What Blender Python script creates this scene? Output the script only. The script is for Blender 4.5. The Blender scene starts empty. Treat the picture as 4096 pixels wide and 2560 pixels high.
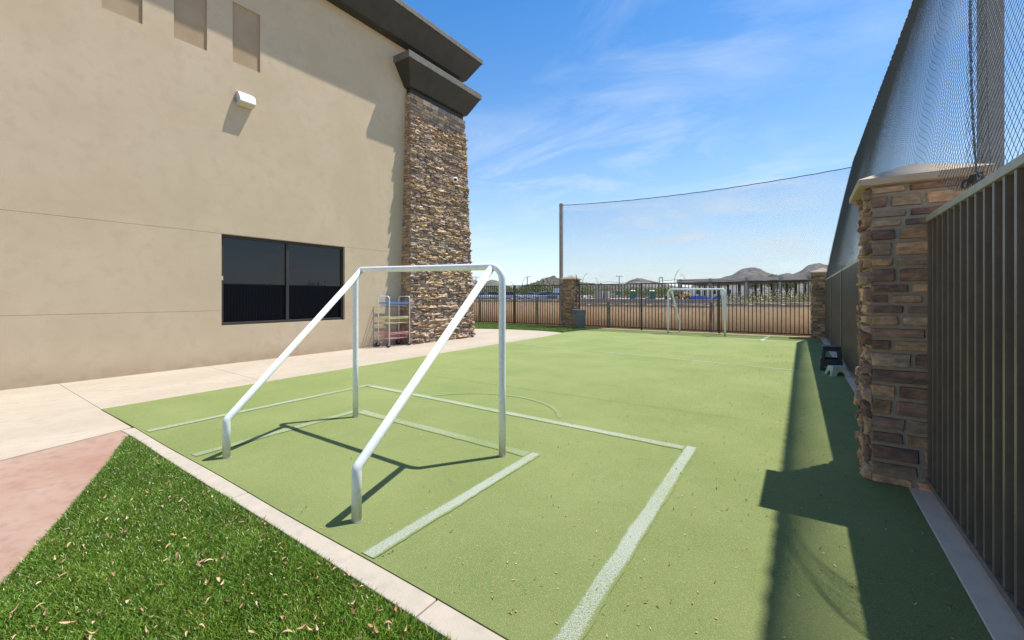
import bpy, math, random
import numpy as np
from mathutils import Vector, noise, Matrix
random.seed(7); rng = np.random.default_rng(11)
R = math.radians
S = bpy.context.scene
COL = S.collection

# ------------------------------------------------------------------ camera
cd = bpy.data.cameras.new("camera"); cam = bpy.data.objects.new("camera", cd); COL.objects.link(cam)
cam.location = (0, 0, 1.3); cam.rotation_euler = (R(90), 0, R(33.84))
cd.sensor_width = 36; cd.lens = 15.22; cd.shift_y = -0.0227; cd.clip_start = .05; cd.clip_end = 6000
S.camera = cam
# ------------------------------------------------------------------ exposure
S.view_settings.view_transform = 'Standard'; S.view_settings.look = 'None'
S.view_settings.exposure = 0.5; S.view_settings.gamma = 1.0
# ------------------------------------------------------------------ sun
SUN = Vector((1, 1.46, 3.84)).normalized()
sl = bpy.data.lights.new("sun", 'SUN'); sl.energy = 4.6; sl.angle = R(.53); sl.color = (1, .95, .87)
so = bpy.data.objects.new("sun", sl); COL.objects.link(so)
so.rotation_euler = SUN.to_track_quat('Z', 'Y').to_euler(); so.location = (20, 30, 60)
# ------------------------------------------------------------------ sky
wd = bpy.data.worlds.new("World"); S.world = wd; wd.use_nodes = True
nt = wd.node_tree; nt.nodes.clear()
def N(t, nt_=None, **k):
    n = (nt_ or nt).nodes.new(t)
    for a, b in k.items(): setattr(n, a, b)
    return n
out = N('ShaderNodeOutputWorld'); bg = N('ShaderNodeBackground'); bg.inputs[1].default_value = .138
sky = N('ShaderNodeTexSky', sky_type='NISHITA', sun_disc=False)
sky.sun_elevation = math.asin(SUN.z); sky.sun_rotation = math.atan2(SUN.x, SUN.y)
sky.altitude = 500; sky.air_density = 1.0; sky.dust_density = .6; sky.ozone_density = 2.0
hs = N('ShaderNodeHueSaturation'); hs.inputs['Saturation'].default_value = 1.42; hs.inputs['Value'].default_value = 1.0
nt.links.new(sky.outputs[0], hs.inputs['Color'])
tc = N('ShaderNodeTexCoord'); sx = N('ShaderNodeSeparateXYZ'); nt.links.new(tc.outputs['Generated'], sx.inputs[0])
def mth(op, a, b=None, c=None, nt_=None, clamp=False):
    t_ = nt_ or nt
    n = t_.nodes.new('ShaderNodeMath'); n.operation = op; n.use_clamp = clamp
    for i, v in enumerate((a, b, c)):
        if v is None: continue
        if isinstance(v, (int, float)): n.inputs[i].default_value = v
        else: t_.links.new(v, n.inputs[i])
    return n.outputs[0]
zc = mth('MAXIMUM', sx.outputs['Z'], .02)
zz = mth('ADD', zc, .12)
cx_ = mth('DIVIDE', sx.outputs['X'], zz); cy_ = mth('DIVIDE', sx.outputs['Y'], zz)
cb = N('ShaderNodeCombineXYZ'); nt.links.new(cx_, cb.inputs[0]); nt.links.new(cy_, cb.inputs[1])
mp = N('ShaderNodeMapping'); mp.inputs['Rotation'].default_value = (0, 0, R(78)); mp.inputs['Scale'].default_value = (.75, 1.35, 1)
nt.links.new(cb.outputs[0], mp.inputs[0])
n1 = N('ShaderNodeTexNoise'); n1.inputs['Scale'].default_value = 1.1; n1.inputs['Detail'].default_value = 12; n1.inputs['Roughness'].default_value = .62; n1.inputs['Distortion'].default_value = .9
nt.links.new(mp.outputs[0], n1.inputs['Vector'])
n2 = N('ShaderNodeTexNoise'); n2.inputs['Scale'].default_value = .62; n2.inputs['Detail'].default_value = 4
mp2 = N('ShaderNodeMapping'); mp2.inputs['Location'].default_value = (3.1, 1.7, 0); nt.links.new(cb.outputs[0], mp2.inputs[0]); nt.links.new(mp2.outputs[0], n2.inputs['Vector'])
r1 = N('ShaderNodeMapRange'); r1.inputs[1].default_value = .47; r1.inputs[2].default_value = .84; nt.links.new(n1.outputs[0], r1.inputs[0])
r2 = N('ShaderNodeMapRange'); r2.inputs[1].default_value = .40; r2.inputs[2].default_value = .66; nt.links.new(n2.outputs[0], r2.inputs[0])
cl = mth('MULTIPLY', r1.outputs[0], r2.outputs[0])
cl = mth('MULTIPLY', cl, 1.0, clamp=True)
# thin milky veil low in the sky
veil = mth('MULTIPLY', mth('POWER', mth('SUBTRACT', 1.0, zc, clamp=True), 3.4), .80)
fac = mth('ADD', cl, veil, clamp=True)
mx = N('ShaderNodeMixRGB'); nt.links.new(fac, mx.inputs[0]); nt.links.new(hs.outputs[0], mx.inputs[1]); mx.inputs[2].default_value = (4.3, 4.85, 5.35, 1)
nt.links.new(mx.outputs[0], bg.inputs[0]); nt.links.new(bg.outputs[0], out.inputs[0])

# ================================================================== helpers
WL = {}
def tag(o, label=None, cat=None, group=None, kind=None):
    if label: o['label'] = label
    if cat: o['category'] = cat
    if group: o['group'] = group
    if kind: o['kind'] = kind
    return o
def thing(name, label, cat, loc=(0, 0, 0), rz=0, group=None):
    o = bpy.data.objects.new(name, None); COL.objects.link(o); o.empty_display_size = .1
    o.location = loc; o.rotation_euler = (0, 0, rz); WL[o] = Vector(loc)
    return tag(o, label, cat, group)
def copy_tree(o, parent=None):
    c = o.copy(); COL.objects.link(c); c.parent = parent
    for ch in list(o.children): copy_tree(ch, c)
    return c
class MB:
    def __init__(s): s.v = []; s.f = []; s.n = 0; s.c = []; s.usec = False
    def add(s, V, Fc, col=None):
        V = np.asarray(V, float).reshape(-1, 3)
        s.v.append(V); s.f.extend([tuple(int(i) + s.n for i in f) for f in Fc]); s.n += len(V)
        if col is not None:
            s.usec = True; col = np.asarray(col, float)
            if col.ndim == 1: col = np.tile(col, (len(V), 1))
            s.c.append(col)
        else: s.c.append(np.ones((len(V), 3)) * .5)
        return s
    def box(s, x0, x1, y0, y1, z0, z1, col=None):
        V = [(x0,y0,z0),(x1,y0,z0),(x1,y1,z0),(x0,y1,z0),(x0,y0,z1),(x1,y0,z1),(x1,y1,z1),(x0,y1,z1)]
        return s.add(V, [(0,3,2,1),(4,5,6,7),(0,1,5,4),(1,2,6,5),(2,3,7,6),(3,0,4,7)], col)
    def obox(s, c, t, n, a, b, z0, z1, col=None):   # oriented box: centre c (xy), tangent t, normal n, half sizes
        P = []
        for z in (z0, z1):
            for (i, j) in ((-1,-1),(1,-1),(1,1),(-1,1)):
                P.append((c[0]+t[0]*a*i+n[0]*b*j, c[1]+t[1]*a*i+n[1]*b*j, z))
        return s.add(P, [(0,3,2,1),(4,5,6,7),(0,1,5,4),(1,2,6,5),(2,3,7,6),(3,0,4,7)], col)
    def prism(s, poly, z0, z1, axis='z', col=None):
        n = len(poly)
        def m(p, h):
            return (p[0], p[1], h) if axis == 'z' else ((h, p[0], p[1]) if axis == 'x' else (p[0], h, p[1]))
        V = [m(p, z0) for p in poly] + [m(p, z1) for p in poly]
        Fc = [tuple(range(n))[::-1], tuple(range(n, 2*n))] + [(i, (i+1) % n, n+(i+1) % n, n+i) for i in range(n)]
        return s.add(V, Fc, col)
    def rings(s, rs, cap=True, col=None):
        k = len(rs[0]); V = [p for r in rs for p in r]; Fc = []
        for i in range(len(rs)-1):
            for j in range(k): Fc.append((i*k+j, i*k+(j+1) % k, (i+1)*k+(j+1) % k, (i+1)*k+j))
        if cap: Fc += [tuple(range(k))[::-1], tuple(range((len(rs)-1)*k, len(rs)*k))]
        return s.add(V, Fc, col)
    def tube(s, pts, r, n=10, col=None):
        pts = [Vector(p) for p in pts]; rr = r if hasattr(r, '__len__') else [r]*len(pts)
        up = None; rings = []
        for i, p in enumerate(pts):
            if i == 0: d = (pts[1]-p).normalized()
            elif i == len(pts)-1: d = (p-pts[i-1]).normalized()
            else: d = ((pts[i+1]-p).normalized()+(p-pts[i-1]).normalized()).normalized()
            if up is None:
                up = Vector((0,0,1)) if abs(d.z) < .9 else Vector((1,0,0))
            a = d.cross(up).normalized(); b = a.cross(d).normalized(); up = b
            rings.append([tuple(p+(a*math.cos(2*math.pi*k/n)+b*math.sin(2*math.pi*k/n))*rr[i]) for k in range(n)])
        return s.rings(rings, True, col)
    def lathe(s, prof, c=(0,0,0), n=20, col=None):
        return s.rings([[(c[0]+r*math.cos(2*math.pi*k/n), c[1]+r*math.sin(2*math.pi*k/n), c[2]+z) for k in range(n)] for r, z in prof], True, col)
    def build(s, name, mat, parent=None, smooth=False, bevel=0, angle=None):
        V = np.concatenate(s.v) if s.v else np.zeros((0,3))
        off = WL.get(parent, Vector((0,0,0)))
        V = V - np.array(off)
        me = bpy.data.meshes.new(name); me.from_pydata(V.tolist(), [], s.f); me.update()
        if s.usec:
            ca = me.color_attributes.new("tone", 'FLOAT_COLOR', 'POINT')
            C4 = np.ones((len(V), 4)); C4[:, :3] = np.concatenate(s.c); ca.data.foreach_set('color', C4.ravel())
        me.materials.append(mat)
        if smooth: me.shade_smooth()
        o = bpy.data.objects.new(name, me); COL.objects.link(o)
        if parent: o.parent = parent
        WL[o] = off
        if bevel:
            b = o.modifiers.new("bevel", 'BEVEL'); b.width = bevel; b.segments = 2; b.limit_method = 'ANGLE'; b.angle_limit = R(40)
        return o
def fastmesh(name, V, Q, mat, parent=None, tone=None, smooth=False):   # numpy quads
    off = WL.get(parent, Vector((0,0,0))); V = V - np.array(off)
    me = bpy.data.meshes.new(name); me.vertices.add(len(V)); me.vertices.foreach_set('co', V.astype(np.float32).ravel())
    k = Q.shape[1]
    me.loops.add(Q.size); me.loops.foreach_set('vertex_index', Q.astype(np.int32).ravel())
    me.polygons.add(len(Q)); me.polygons.foreach_set('loop_start', np.arange(0, Q.size, k, dtype=np.int32))
    me.update(calc_edges=True); me.validate()
    if tone is not None:
        ca = me.color_attributes.new("tone", 'FLOAT_COLOR', 'POINT'); C4 = np.ones((len(V), 4)); C4[:, :3] = tone
        ca.data.foreach_set('color', C4.ravel())
    me.materials.append(mat)
    if smooth: me.shade_smooth()
    o = bpy.data.objects.new(name, me); COL.objects.link(o)
    if parent: o.parent = parent
    WL[o] = off
    return o
def arc_pts(c, a, b, r, n=8):     # fillet corner c between directions a (incoming from) and b (outgoing to)
    c = Vector(c); a = Vector(a); b = Vector(b); da = (a-c).normalized(); db = (b-c).normalized()
    ang = da.angle(db); L = r/math.tan(ang/2); p0 = c+da*L; p1 = c+db*L
    o = c+(da+db).normalized()*(r/math.sin(ang/2)); u = p0-o; w = p1-o; th = u.angle(w)
    return [tuple(o+(u*math.sin((1-t)*th)+w*math.sin(t*th))/math.sin(th)) for t in [i/n for i in range(n+1)]]

# ================================================================== materials
def M(name, c1, c2=None, scale=4, rough=.8, bump=0, bscale=80, metal=0, detail=6, c3=None, s3=40, tone=0, lo=.35, hi=.65, spec=.5, bdist=.01, stretch=None, gamma3=(.5, .75)):
    m = bpy.data.materials.new(name); m.use_nodes = True; t = m.node_tree; b = t.nodes['Principled BSDF']
    b.inputs['Roughness'].default_value = rough; b.inputs['Metallic'].default_value = metal; b.inputs['Specular IOR Level'].default_value = spec
    co = t.nodes.new('ShaderNodeTexCoord'); vec = co.outputs['Object']
    if stretch:
        mpp = t.nodes.new('ShaderNodeMapping'); mpp.inputs['Scale'].default_value = stretch; t.links.new(vec, mpp.inputs[0]); vec = mpp.outputs[0]
    cur = None
    if c2:
        n = t.nodes.new('ShaderNodeTexNoise'); n.inputs['Scale'].default_value = scale; n.inputs['Detail'].default_value = detail; n.inputs['Roughness'].default_value = .6
        t.links.new(vec, n.inputs['Vector'])
        mr = t.nodes.new('ShaderNodeMapRange'); mr.inputs[1].default_value = lo; mr.inputs[2].default_value = hi; t.links.new(n.outputs[0], mr.inputs[0])
        x = t.nodes.new('ShaderNodeMixRGB'); t.links.new(mr.outputs[0], x.inputs[0]); x.inputs[1].default_value = (*c1, 1); x.inputs[2].default_value = (*c2, 1); cur = x.outputs[0]
    else:
        x = t.nodes.new('ShaderNodeRGB'); x.outputs[0].default_value = (*c1, 1); cur = x.outputs[0]
    if c3:
        n = t.nodes.new('ShaderNodeTexNoise'); n.inputs['Scale'].default_value = s3; n.inputs['Detail'].default_value = 3; t.links.new(vec, n.inputs['Vector'])
        mr = t.nodes.new('ShaderNodeMapRange'); mr.inputs[1].default_value = gamma3[0]; mr.inputs[2].default_value = gamma3[1]; t.links.new(n.outputs[0], mr.inputs[0])
        x = t.nodes.new('ShaderNodeMixRGB'); t.links.new(mr.outputs[0], x.inputs[0]); t.links.new(cur, x.inputs[1]); x.inputs[2].default_value = (*c3, 1); cur = x.outputs[0]
    if tone:
        a = t.nodes.new('ShaderNodeAttribute'); a.attribute_name = 'tone'
        x = t.nodes.new('ShaderNodeMixRGB'); x.blend_type = 'MULTIPLY'; x.inputs[0].default_value = 1
        sc = t.nodes.new('ShaderNodeVectorMath'); sc.operation = 'SCALE'; sc.inputs['Scale'].default_value = tone; t.links.new(a.outputs['Color'], sc.inputs[0])
        t.links.new(cur, x.inputs[1]); t.links.new(sc.outputs[0], x.inputs[2]); cur = x.outputs[0]
    t.links.new(cur, b.inputs['Base Color'])
    if bump:
        n = t.nodes.new('ShaderNodeTexNoise'); n.inputs['Scale'].default_value = bscale; n.inputs['Detail'].default_value = 5; n.inputs['Roughness'].default_value = .65; t.links.new(vec, n.inputs['Vector'])
        bp = t.nodes.new('ShaderNodeBump'); bp.inputs['Strength'].default_value = bump; bp.inputs['Distance'].default_value = bdist
        t.links.new(n.outputs[0], bp.inputs['Height']); t.links.new(bp.outputs[0], b.inputs['Normal'])
    return m
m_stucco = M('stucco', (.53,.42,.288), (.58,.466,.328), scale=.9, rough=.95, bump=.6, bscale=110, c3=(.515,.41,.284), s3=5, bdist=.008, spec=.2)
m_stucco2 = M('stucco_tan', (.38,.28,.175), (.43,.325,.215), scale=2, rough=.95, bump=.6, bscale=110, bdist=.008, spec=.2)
m_bronze = M('bronze_paint', (.026,.024,.020), (.036,.034,.028), scale=3, rough=.55, bump=.15, bscale=90)
m_trim = M('trim_top', (.10,.098,.085), (.16,.155,.135), scale=6, rough=.75, bump=.3, bscale=120)
m_conc = M('concrete', (.40,.34,.262), (.46,.40,.318), scale=1.1, rough=.9, bump=.35, bscale=140, c3=(.375,.325,.26), s3=13, bdist=.004, spec=.3, stretch=(1, .5, 1))
m_kerb = M('kerb_concrete', (.385,.345,.285), (.47,.415,.335), scale=2.2, rough=.9, bump=.4, bscale=160, c3=(.36,.325,.275), s3=12, bdist=.004, spec=.3)
m_red = M('red_concrete', (.325,.185,.135), (.385,.28,.22), scale=1.2, rough=.9, bump=.35, bscale=160, c3=(.29,.18,.145), s3=11, bdist=.004, spec=.3)
m_turf = M('green_turf', (.203,.264,.083), (.262,.312,.113), scale=.9, rough=.95, bump=.9, bscale=230, c3=(.34,.36,.17), s3=150, bdist=.012, spec=.15, gamma3=(.5,.72))
m_grassbase = M('grass_base', (.03,.06,.015), (.05,.09,.02), scale=8, rough=.95)
m_blade = M('grass_blade', (.15,.285,.032), (.205,.345,.05), scale=2.5, rough=.38, tone=1.0, spec=.5)
def stain(m, c, z0, z1, sc=30, k=.8):      # dirt that clings near the foot of a thing
    t = m.node_tree; b = t.nodes['Principled BSDF']; base = b.inputs['Base Color'].links[0].from_socket
    g = t.nodes.new('ShaderNodeNewGeometry'); sp_ = t.nodes.new('ShaderNodeSeparateXYZ'); t.links.new(g.outputs['Position'], sp_.inputs[0])
    n = t.nodes.new('ShaderNodeTexNoise'); n.inputs['Scale'].default_value = sc; n.inputs['Detail'].default_value = 5; t.links.new(g.outputs['Position'], n.inputs['Vector'])
    mr = t.nodes.new('ShaderNodeMapRange'); mr.inputs[1].default_value = z1; mr.inputs[2].default_value = z0; t.links.new(sp_.outputs['Z'], mr.inputs[0])
    f1 = mth('MULTIPLY', mr.outputs[0], n.outputs[0], nt_=t); f2 = mth('MULTIPLY', f1, k*1.6, nt_=t, clamp=True)
    x = t.nodes.new('ShaderNodeMixRGB'); t.links.new(f2, x.inputs[0]); t.links.new(base, x.inputs[1]); x.inputs[2].default_value = (*c, 1); t.links.new(x.outputs[0], b.inputs['Base Color'])
stain(m_stucco, (.40,.30,.20), 0.0, .32, 6, .8)
m_galv = M('galvanised', (.27,.28,.27), (.36,.36,.34), scale=7, rough=.55, metal=.35, bump=.05, bscale=40)
m_post = M('weathered_wood_post', (.16,.15,.13), (.42,.38,.32), scale=25, rough=.9, bump=.4, bscale=60, stretch=(1,1,.25))
m_white = M('white_paint', (.80,.85,.85), (.86,.89,.88), scale=5, rough=.35, c3=(.70,.74,.73), s3=30, bump=.04, bscale=60)
stain(m_white, (.48,.45,.36), 0.0, .22, 25, .9)
m_fence = M('fence_paint', (.030,.026,.021), (.045,.038,.030), scale=6, rough=.42, bump=.1, bscale=200)
m_fence2 = M('fence_paint_lifted', (.15,.125,.10), (.19,.16,.13), scale=5, rough=.32, bump=.1, bscale=200)  # lighter copy of the fence paint; brighter picket lighting is put into its colour
m_rail = M('rail_paint', (.34,.335,.31), (.42,.41,.375), scale=9, rough=.5, bump=.1, bscale=200)
m_screen = M('privacy_sheet', (.012,.011,.010), (.02,.018,.016), scale=9, rough=.8)
m_tan = M('tan_windscreen', (.76,.63,.48), (.82,.69,.54), scale=2.5, rough=.9, bump=.5, bscale=45, c3=(.70,.57,.42), s3=7, bdist=.02)
t_ = m_tan.node_tree; _b = t_.nodes['Principled BSDF']; _tr = t_.nodes.new('ShaderNodeBsdfTranslucent'); _mx = t_.nodes.new('ShaderNodeMixShader'); _mx.inputs[0].default_value = .5
t_.links.new(_b.inputs['Base Color'].links[0].from_socket, _tr.inputs[0]); t_.links.new(_b.outputs[0], _mx.inputs[1]); t_.links.new(_tr.outputs[0], _mx.inputs[2]); t_.links.new(_mx.outputs[0], t_.nodes['Material Output'].inputs[0])
m_dirt = M('desert_dirt', (.38,.28,.18), (.47,.36,.25), scale=.25, rough=1, bump=.6, bscale=9, c3=(.30,.24,.17), s3=2.0, bdist=.05)
m_asph = M('asphalt', (.10,.10,.10), (.14,.14,.135), scale=1, rough=.9)
m_stone = M('stone', (.36,.36,.36), (.64,.62,.60), scale=16, rough=.9, bump=.8, bscale=70, tone=2.0, bdist=.008, stretch=(1,1,2.5), spec=.3)
m_mortar = M('mortar', (.36,.31,.235), (.44,.385,.30), scale=30, rough=.95, bump=.7, bscale=140)
m_cap = M('cap_stone', (.44,.345,.24), (.50,.40,.29), scale=5, rough=.85, bump=.25, bscale=90)
m_net = M('net_twine', (.035,.052,.058), (.06,.08,.085), scale=30, rough=.7)
m_rope = M('rope', (.03,.035,.038), (.06,.065,.066), scale=60, rough=.8)
m_glass = M('dark_glass', (.006,.007,.010), None, rough=.015, spec=.55)
m_rubber = M('rubber', (.02,.02,.02), (.035,.035,.035), scale=40, rough=.7)
m_blackpl = M('black_plastic', (.012,.013,.016), (.02,.021,.025), scale=20, rough=.45)
m_greenpl = M('pale_green_plastic', (.40,.50,.36), (.46,.55,.42), scale=10, rough=.45)
m_bluepl = M('blue_wire', (.10,.22,.50), None, rough=.5)
m_yelpl = M('cream_wire', (.62,.55,.30), None, rough=.5)
m_redpl = M('pink_wire', (.60,.27,.27), None, rough=.5)
m_bin = M('grey_bin_plastic', (.15,.17,.20), (.19,.21,.235), scale=4, rough=.5, c3=(.16,.175,.19), s3=9)
m_alu = M('brushed_white_metal', (.62,.64,.66), None, rough=.3, metal=.4)
m_lens = M('lamp_lens', (.55,.48,.34), (.62,.55,.40), scale=12, rough=.3)
m_dark = M('dark_detail', (.015,.015,.015), None, rough=.4)
m_leaf = M('dry_leaf', (.42,.33,.23), (.50,.41,.30), scale=40, rough=.7, tone=1.9)
def paintmat():
    m = M('line_paint', (.222,.285,.10), (.28,.33,.135), scale=.9, rough=.9, bump=.9, bscale=230, bdist=.012, spec=.15)
    t = m.node_tree; b = t.nodes['Principled BSDF']; base = b.inputs['Base Color'].links[0].from_socket
    co = t.nodes.new('ShaderNodeTexCoord'); n = t.nodes.new('ShaderNodeTexNoise'); n.inputs['Scale'].default_value = 140; n.inputs['Detail'].default_value = 3; t.links.new(co.outputs['Object'], n.inputs['Vector'])
    a = t.nodes.new('ShaderNodeAttribute'); a.attribute_name = 'tone'; sep = t.nodes.new('ShaderNodeSeparateColor'); t.links.new(a.outputs['Color'], sep.inputs[0])
    s_ = mth('ADD', n.outputs[0], mth('SUBTRACT', sep.outputs[0], .5, nt_=t), nt_=t)
    mr = t.nodes.new('ShaderNodeMapRange'); mr.inputs[1].default_value = .40; mr.inputs[2].default_value = .62; t.links.new(s_, mr.inputs[0])
    x = t.nodes.new('ShaderNodeMixRGB'); t.links.new(mr.outputs[0], x.inputs[0]); t.links.new(base, x.inputs[1]); x.inputs[2].default_value = (.46,.51,.42,1)
    t.links.new(x.outputs[0], b.inputs['Base Color']); return m
m_paint = paintmat()

# ================================================================== layout helpers (metres; x across the pitch, y along it)
FW = (-.5568, .8306); RT = (.8306, .5568)
def P(col, d):                       # a plan position at bearing `col` (4096-wide photo column) and distance d ahead
    l = (col-2048)/1732*d
    return (FW[0]*d+RT[0]*l, FW[1]*d+RT[1]*l)
def Zat(row, d): return 1.3+(1187-row)/1732*d
def terr(x, y):
    d = FW[0]*x+FW[1]*y
    return -.05 + .85*min(1, max(0, (d-32)/45.0))

# ================================================================== ground & setting
def structure(name, mb, mat, **k):
    o = mb.build(name, mat, **k); o['kind'] = 'structure'; return o
def sheet_grid():
    xs = sorted(set([-3000,-1500,-700,-400,-250,-160,-120,-90,-70,-55,-45,-35,-25,-18,-12,-8,-4,0,4,8,14,20,30,45,70,110,200,400,900,1800,3000]))
    ys = sorted(set([-3000,-800,-200,-60,-20,-5,0,5,10,16,18,22,26,30,36,42,50,60,70,80,92,110,140,180,240,320,450,700,1200,3000]))
    V = [(x, y, terr(x, y)) for y in ys for x in xs]; n = len(xs)
    Fc = [(j*n+i, j*n+i+1, (j+1)*n+i+1, (j+1)*n+i) for j in range(len(ys)-1) for i in range(n-1)]
    return MB().add(V, Fc)
structure('ground', sheet_grid(), m_dirt, smooth=True)

# pavement slabs with real joints
pv = MB()
def slab(poly): pv.prism(poly, -.04, 0)
slab([(-9.3,-6),(-5.36,-6),(-4.98,-2),(-5.295,.593),(-5.54,1.46),(-5.535,1.470),(-6.69,1.506),(-9.3,1.60)])
slab([(-9.3,1.606),(-6.692,1.512),(-6.80,3.392),(-9.3,3.545)])
slab([(-9.3,3.551),(-6.80,3.398),(-6.87,6.868),(-9.3,6.80)])
slab([(-9.3,6.806),(-6.87,6.874),(-6.93,10.3),(-9.3,10.3)])
slab([(-9.3,10.306),(-6.93,10.306),(-6.96,12.7),(-7.12,13.95),(-7.6,14.18),(-8.33,14.33),(-9.1,14.36),(-9.3,14.34)])
slab([(-15,8.0),(-9.306,8.0),(-9.306,14.33),(-9.73,14.27),(-11.1,13.77),(-15,12.2)])
structure('pavement', pv, m_conc)
structure('red_path', MB().prism([(-5.53,1.462),(-5.285,.596),(-4.97,-2),(-5.35,-6),(1,-6),(1,-1.6),(-2.55,.12),(-3.012,.337),(-3.523,.587),(-4.47,1.026),(-5.24,1.368)], -.04, -.003), m_red)
kx = np.linspace(-5.5, .62, 13)
def ktop(x): return 1.478-(x+5.5)*.0277+.004*math.sin(x*3.1)
def kbot(x): return 1.372-(x+5.24)*.0335+.004*math.sin(x*2.3+1)
kerb = MB()
cuts = [-5.5,-4.35,-3.05,-1.30,.62]
for a, b in zip(cuts[:-1], cuts[1:]):
    xs = np.linspace(a+.003, b-.003, 8)
    kerb.prism([(x, kbot(max(x,-5.25))) for x in xs]+[(x, ktop(x)) for x in xs[::-1]], -.04, .004)
structure('kerb', kerb, m_kerb, bevel=.006)
tk = [(x, ktop(x)-.002) for x in np.linspace(-5.5, .59, 14)]
turf_poly = [(-6.694,1.504)]+tk+[(.594,3),(.594,6),(.56,10),(.50,14),(.46,16.75),(-6.62,16.75),(-6.68,16.6),(-6.97,15.0),(-7.117,13.95),(-6.955,12.6),(-6.90,9.0),(-6.85,6.8),(-6.80,3.95)]
structure('green_turf', MB().prism(turf_poly, -.04, .009), m_turf)
structure('kerb_strip', MB().prism([(.597,-3),(.9,-3),(.9,16.7),(.463,16.7),(.503,14),(.563,10),(.597,6)], -.04, .012), M('kerb_lifted_shade', (.70,.55,.40), (.76,.61,.455), scale=2.2, rough=.9, bump=.4, bscale=160, c3=(.62,.49,.36), s3=9, bdist=.004, spec=.3), bevel=.006)  # kerb concrete made paler and warmer, its colour lifting the strip's blue shade
structure('far_kerb', MB().prism([(-7.16,13.98),(-7.12,13.965),(-6.985,15.0),(-6.70,16.6),(-6.66,16.75),(-6.72,16.75),(-6.76,16.6),(-7.03,15.0)], -.04, .016), m_kerb)
structure('gravel_strip', MB().box(-15.5, .45, 16.76, 17.2, -.045, -.01), m_dirt)

# painted pitch lines, worn
ln = MB()
def stripe(pts, w, k):
    n = 0; P3 = []
    for (a, b) in zip(pts[:-1], pts[1:]):
        L = math.dist(a, b); q = max(2, int(L/.05))
        for i in range(q): P3.append((a[0]+(b[0]-a[0])*i/q, a[1]+(b[1]-a[1])*i/q))
    P3.append(pts[-1]); V = []; Cc = []
    for i, p in enumerate(P3):
        a = P3[max(0, i-1)]; b = P3[min(len(P3)-1, i+1)]; d = math.dist(a, b) or 1; nx, ny = -(b[1]-a[1])/d, (b[0]-a[0])/d
        for s in (-1, -.6, 0, .6, 1):
            ww = w/2*s*(1+.22*noise.noise(Vector((p[0]*4, p[1]*4, s*3)))+.16*noise.noise(Vector((p[0]*17, p[1]*17, s*5))))
            V.append((p[0]+nx*ww, p[1]+ny*ww, .013)); kk = k*(.35 if abs(s) == 1 else 1)+.10*noise.noise(Vector((p[0]*1.5, p[1]*1.5, 5)))
            Cc.append((kk, kk, kk))
    ln.add(V, [(5*i+j, 5*i+j+1, 5*i+j+6, 5*i+j+5) for i in range(len(P3)-1) for j in range(4)], Cc)
stripe([(-5.22,1.50),(-5.26,4.12)], .105, .51)
stripe([(-5.22,4.07),(-.84,3.885)], .12, .54)
stripe([(-.79,3.95),(-.735,1.37)], .105, .60)
stripe([(-4.11,1.48),(-4.19,3.13)], .105, .48)
stripe([(-4.15,3.10),(-1.87,3.02)], .13, .47)
stripe([(-1.82,3.07),(-1.80,1.39)], .10, .59)
ar = [(-3.07+1.02*math.cos(t), 3.68+1.0*math.sin(t)) for t in np.linspace(R(25), R(155), 30)]
stripe(ar, .055, .40)
stripe([(-6.52,9.95),(-.03,9.05)], .075, .50)
stripe([(-5.5,15.95),(-.99,14.62)], .10, .52)
stripe([(-1.0,14.60),(-.9,16.7)], .14, .62)
stripe([(-5.5,15.95),(-5.25,16.7)], .10, .52)
o = ln.build('pitch_line', m_paint); o['kind'] = 'structure'

# ------------------------------------------------------------------ grass blades
def blades(name, poly, dens, hmin, hmax, w, mat, z0, dens_fn=None):
    poly = np.array(poly); lo = poly.min(0); hi = poly.max(0); n = int(dens*(hi[0]-lo[0])*(hi[1]-lo[1]))
    p = rng.uniform(lo, hi, (n, 2)); ins = np.zeros(n, bool); j = len(poly)-1
    for i in range(len(poly)):
        a, b = poly[i], poly[j]
        c = ((a[1] > p[:,1]) != (b[1] > p[:,1])) & (p[:,0] < (b[0]-a[0])*(p[:,1]-a[1])/(b[1]-a[1]+1e-12)+a[0]); ins ^= c; j = i
    p = p[ins]
    if dens_fn is not None: p = p[rng.random(len(p)) < dens_fn(p)]
    n = len(p); clump = np.sin(p[:,0]*9+2*np.sin(p[:,1]*7))*np.sin(p[:,1]*11+p[:,0]*3)
    h = rng.uniform(hmin, hmax, n)*(1+.08*clump); yaw = rng.uniform(0, 6.283, n); la = 1.2*clump+rng.normal(0, 1.8, n); lean = rng.uniform(.15, .9, n)*h
    d = np.stack([np.cos(yaw), np.sin(yaw)], 1)*(w*rng.uniform(.7, 1.3, n)/2)[:, None]; L = np.stack([np.cos(la), np.sin(la)], 1)*lean[:, None]
    B = np.zeros((n, 6, 3)); z = np.full(n, z0)
    B[:,0,:2] = p-d; B[:,1,:2] = p+d; B[:,0,2] = B[:,1,2] = z
    B[:,2,:2] = p-d*.85+L*.35; B[:,3,:2] = p+d*.85+L*.35; B[:,2,2] = B[:,3,2] = z+h*.6
    B[:,4,:2] = p-d*.25+L; B[:,5,:2] = p+d*.25+L; B[:,4,2] = B[:,5,2] = z+h*.97
    q = np.array([[0,1,3,2],[2,3,5,4]]); Q = (np.arange(n)[:, None, None]*6+q[None]).reshape(-1, 4)
    tn = rng.uniform(.55, 1.15, n)*(1+.12*clump); col = np.stack([tn*rng.uniform(.8, 1.25, n), tn, tn*rng.uniform(.6, 1.1, n)], 1)
    dry = rng.random(n) < .035; col[dry] = np.array([3.2, 1.35, 2.2])*rng.uniform(.6, 1, (dry.sum(), 1))
    o = fastmesh(name, B.reshape(-1, 3), Q, mat, tone=np.repeat(col, 6, 0)); return o
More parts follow.
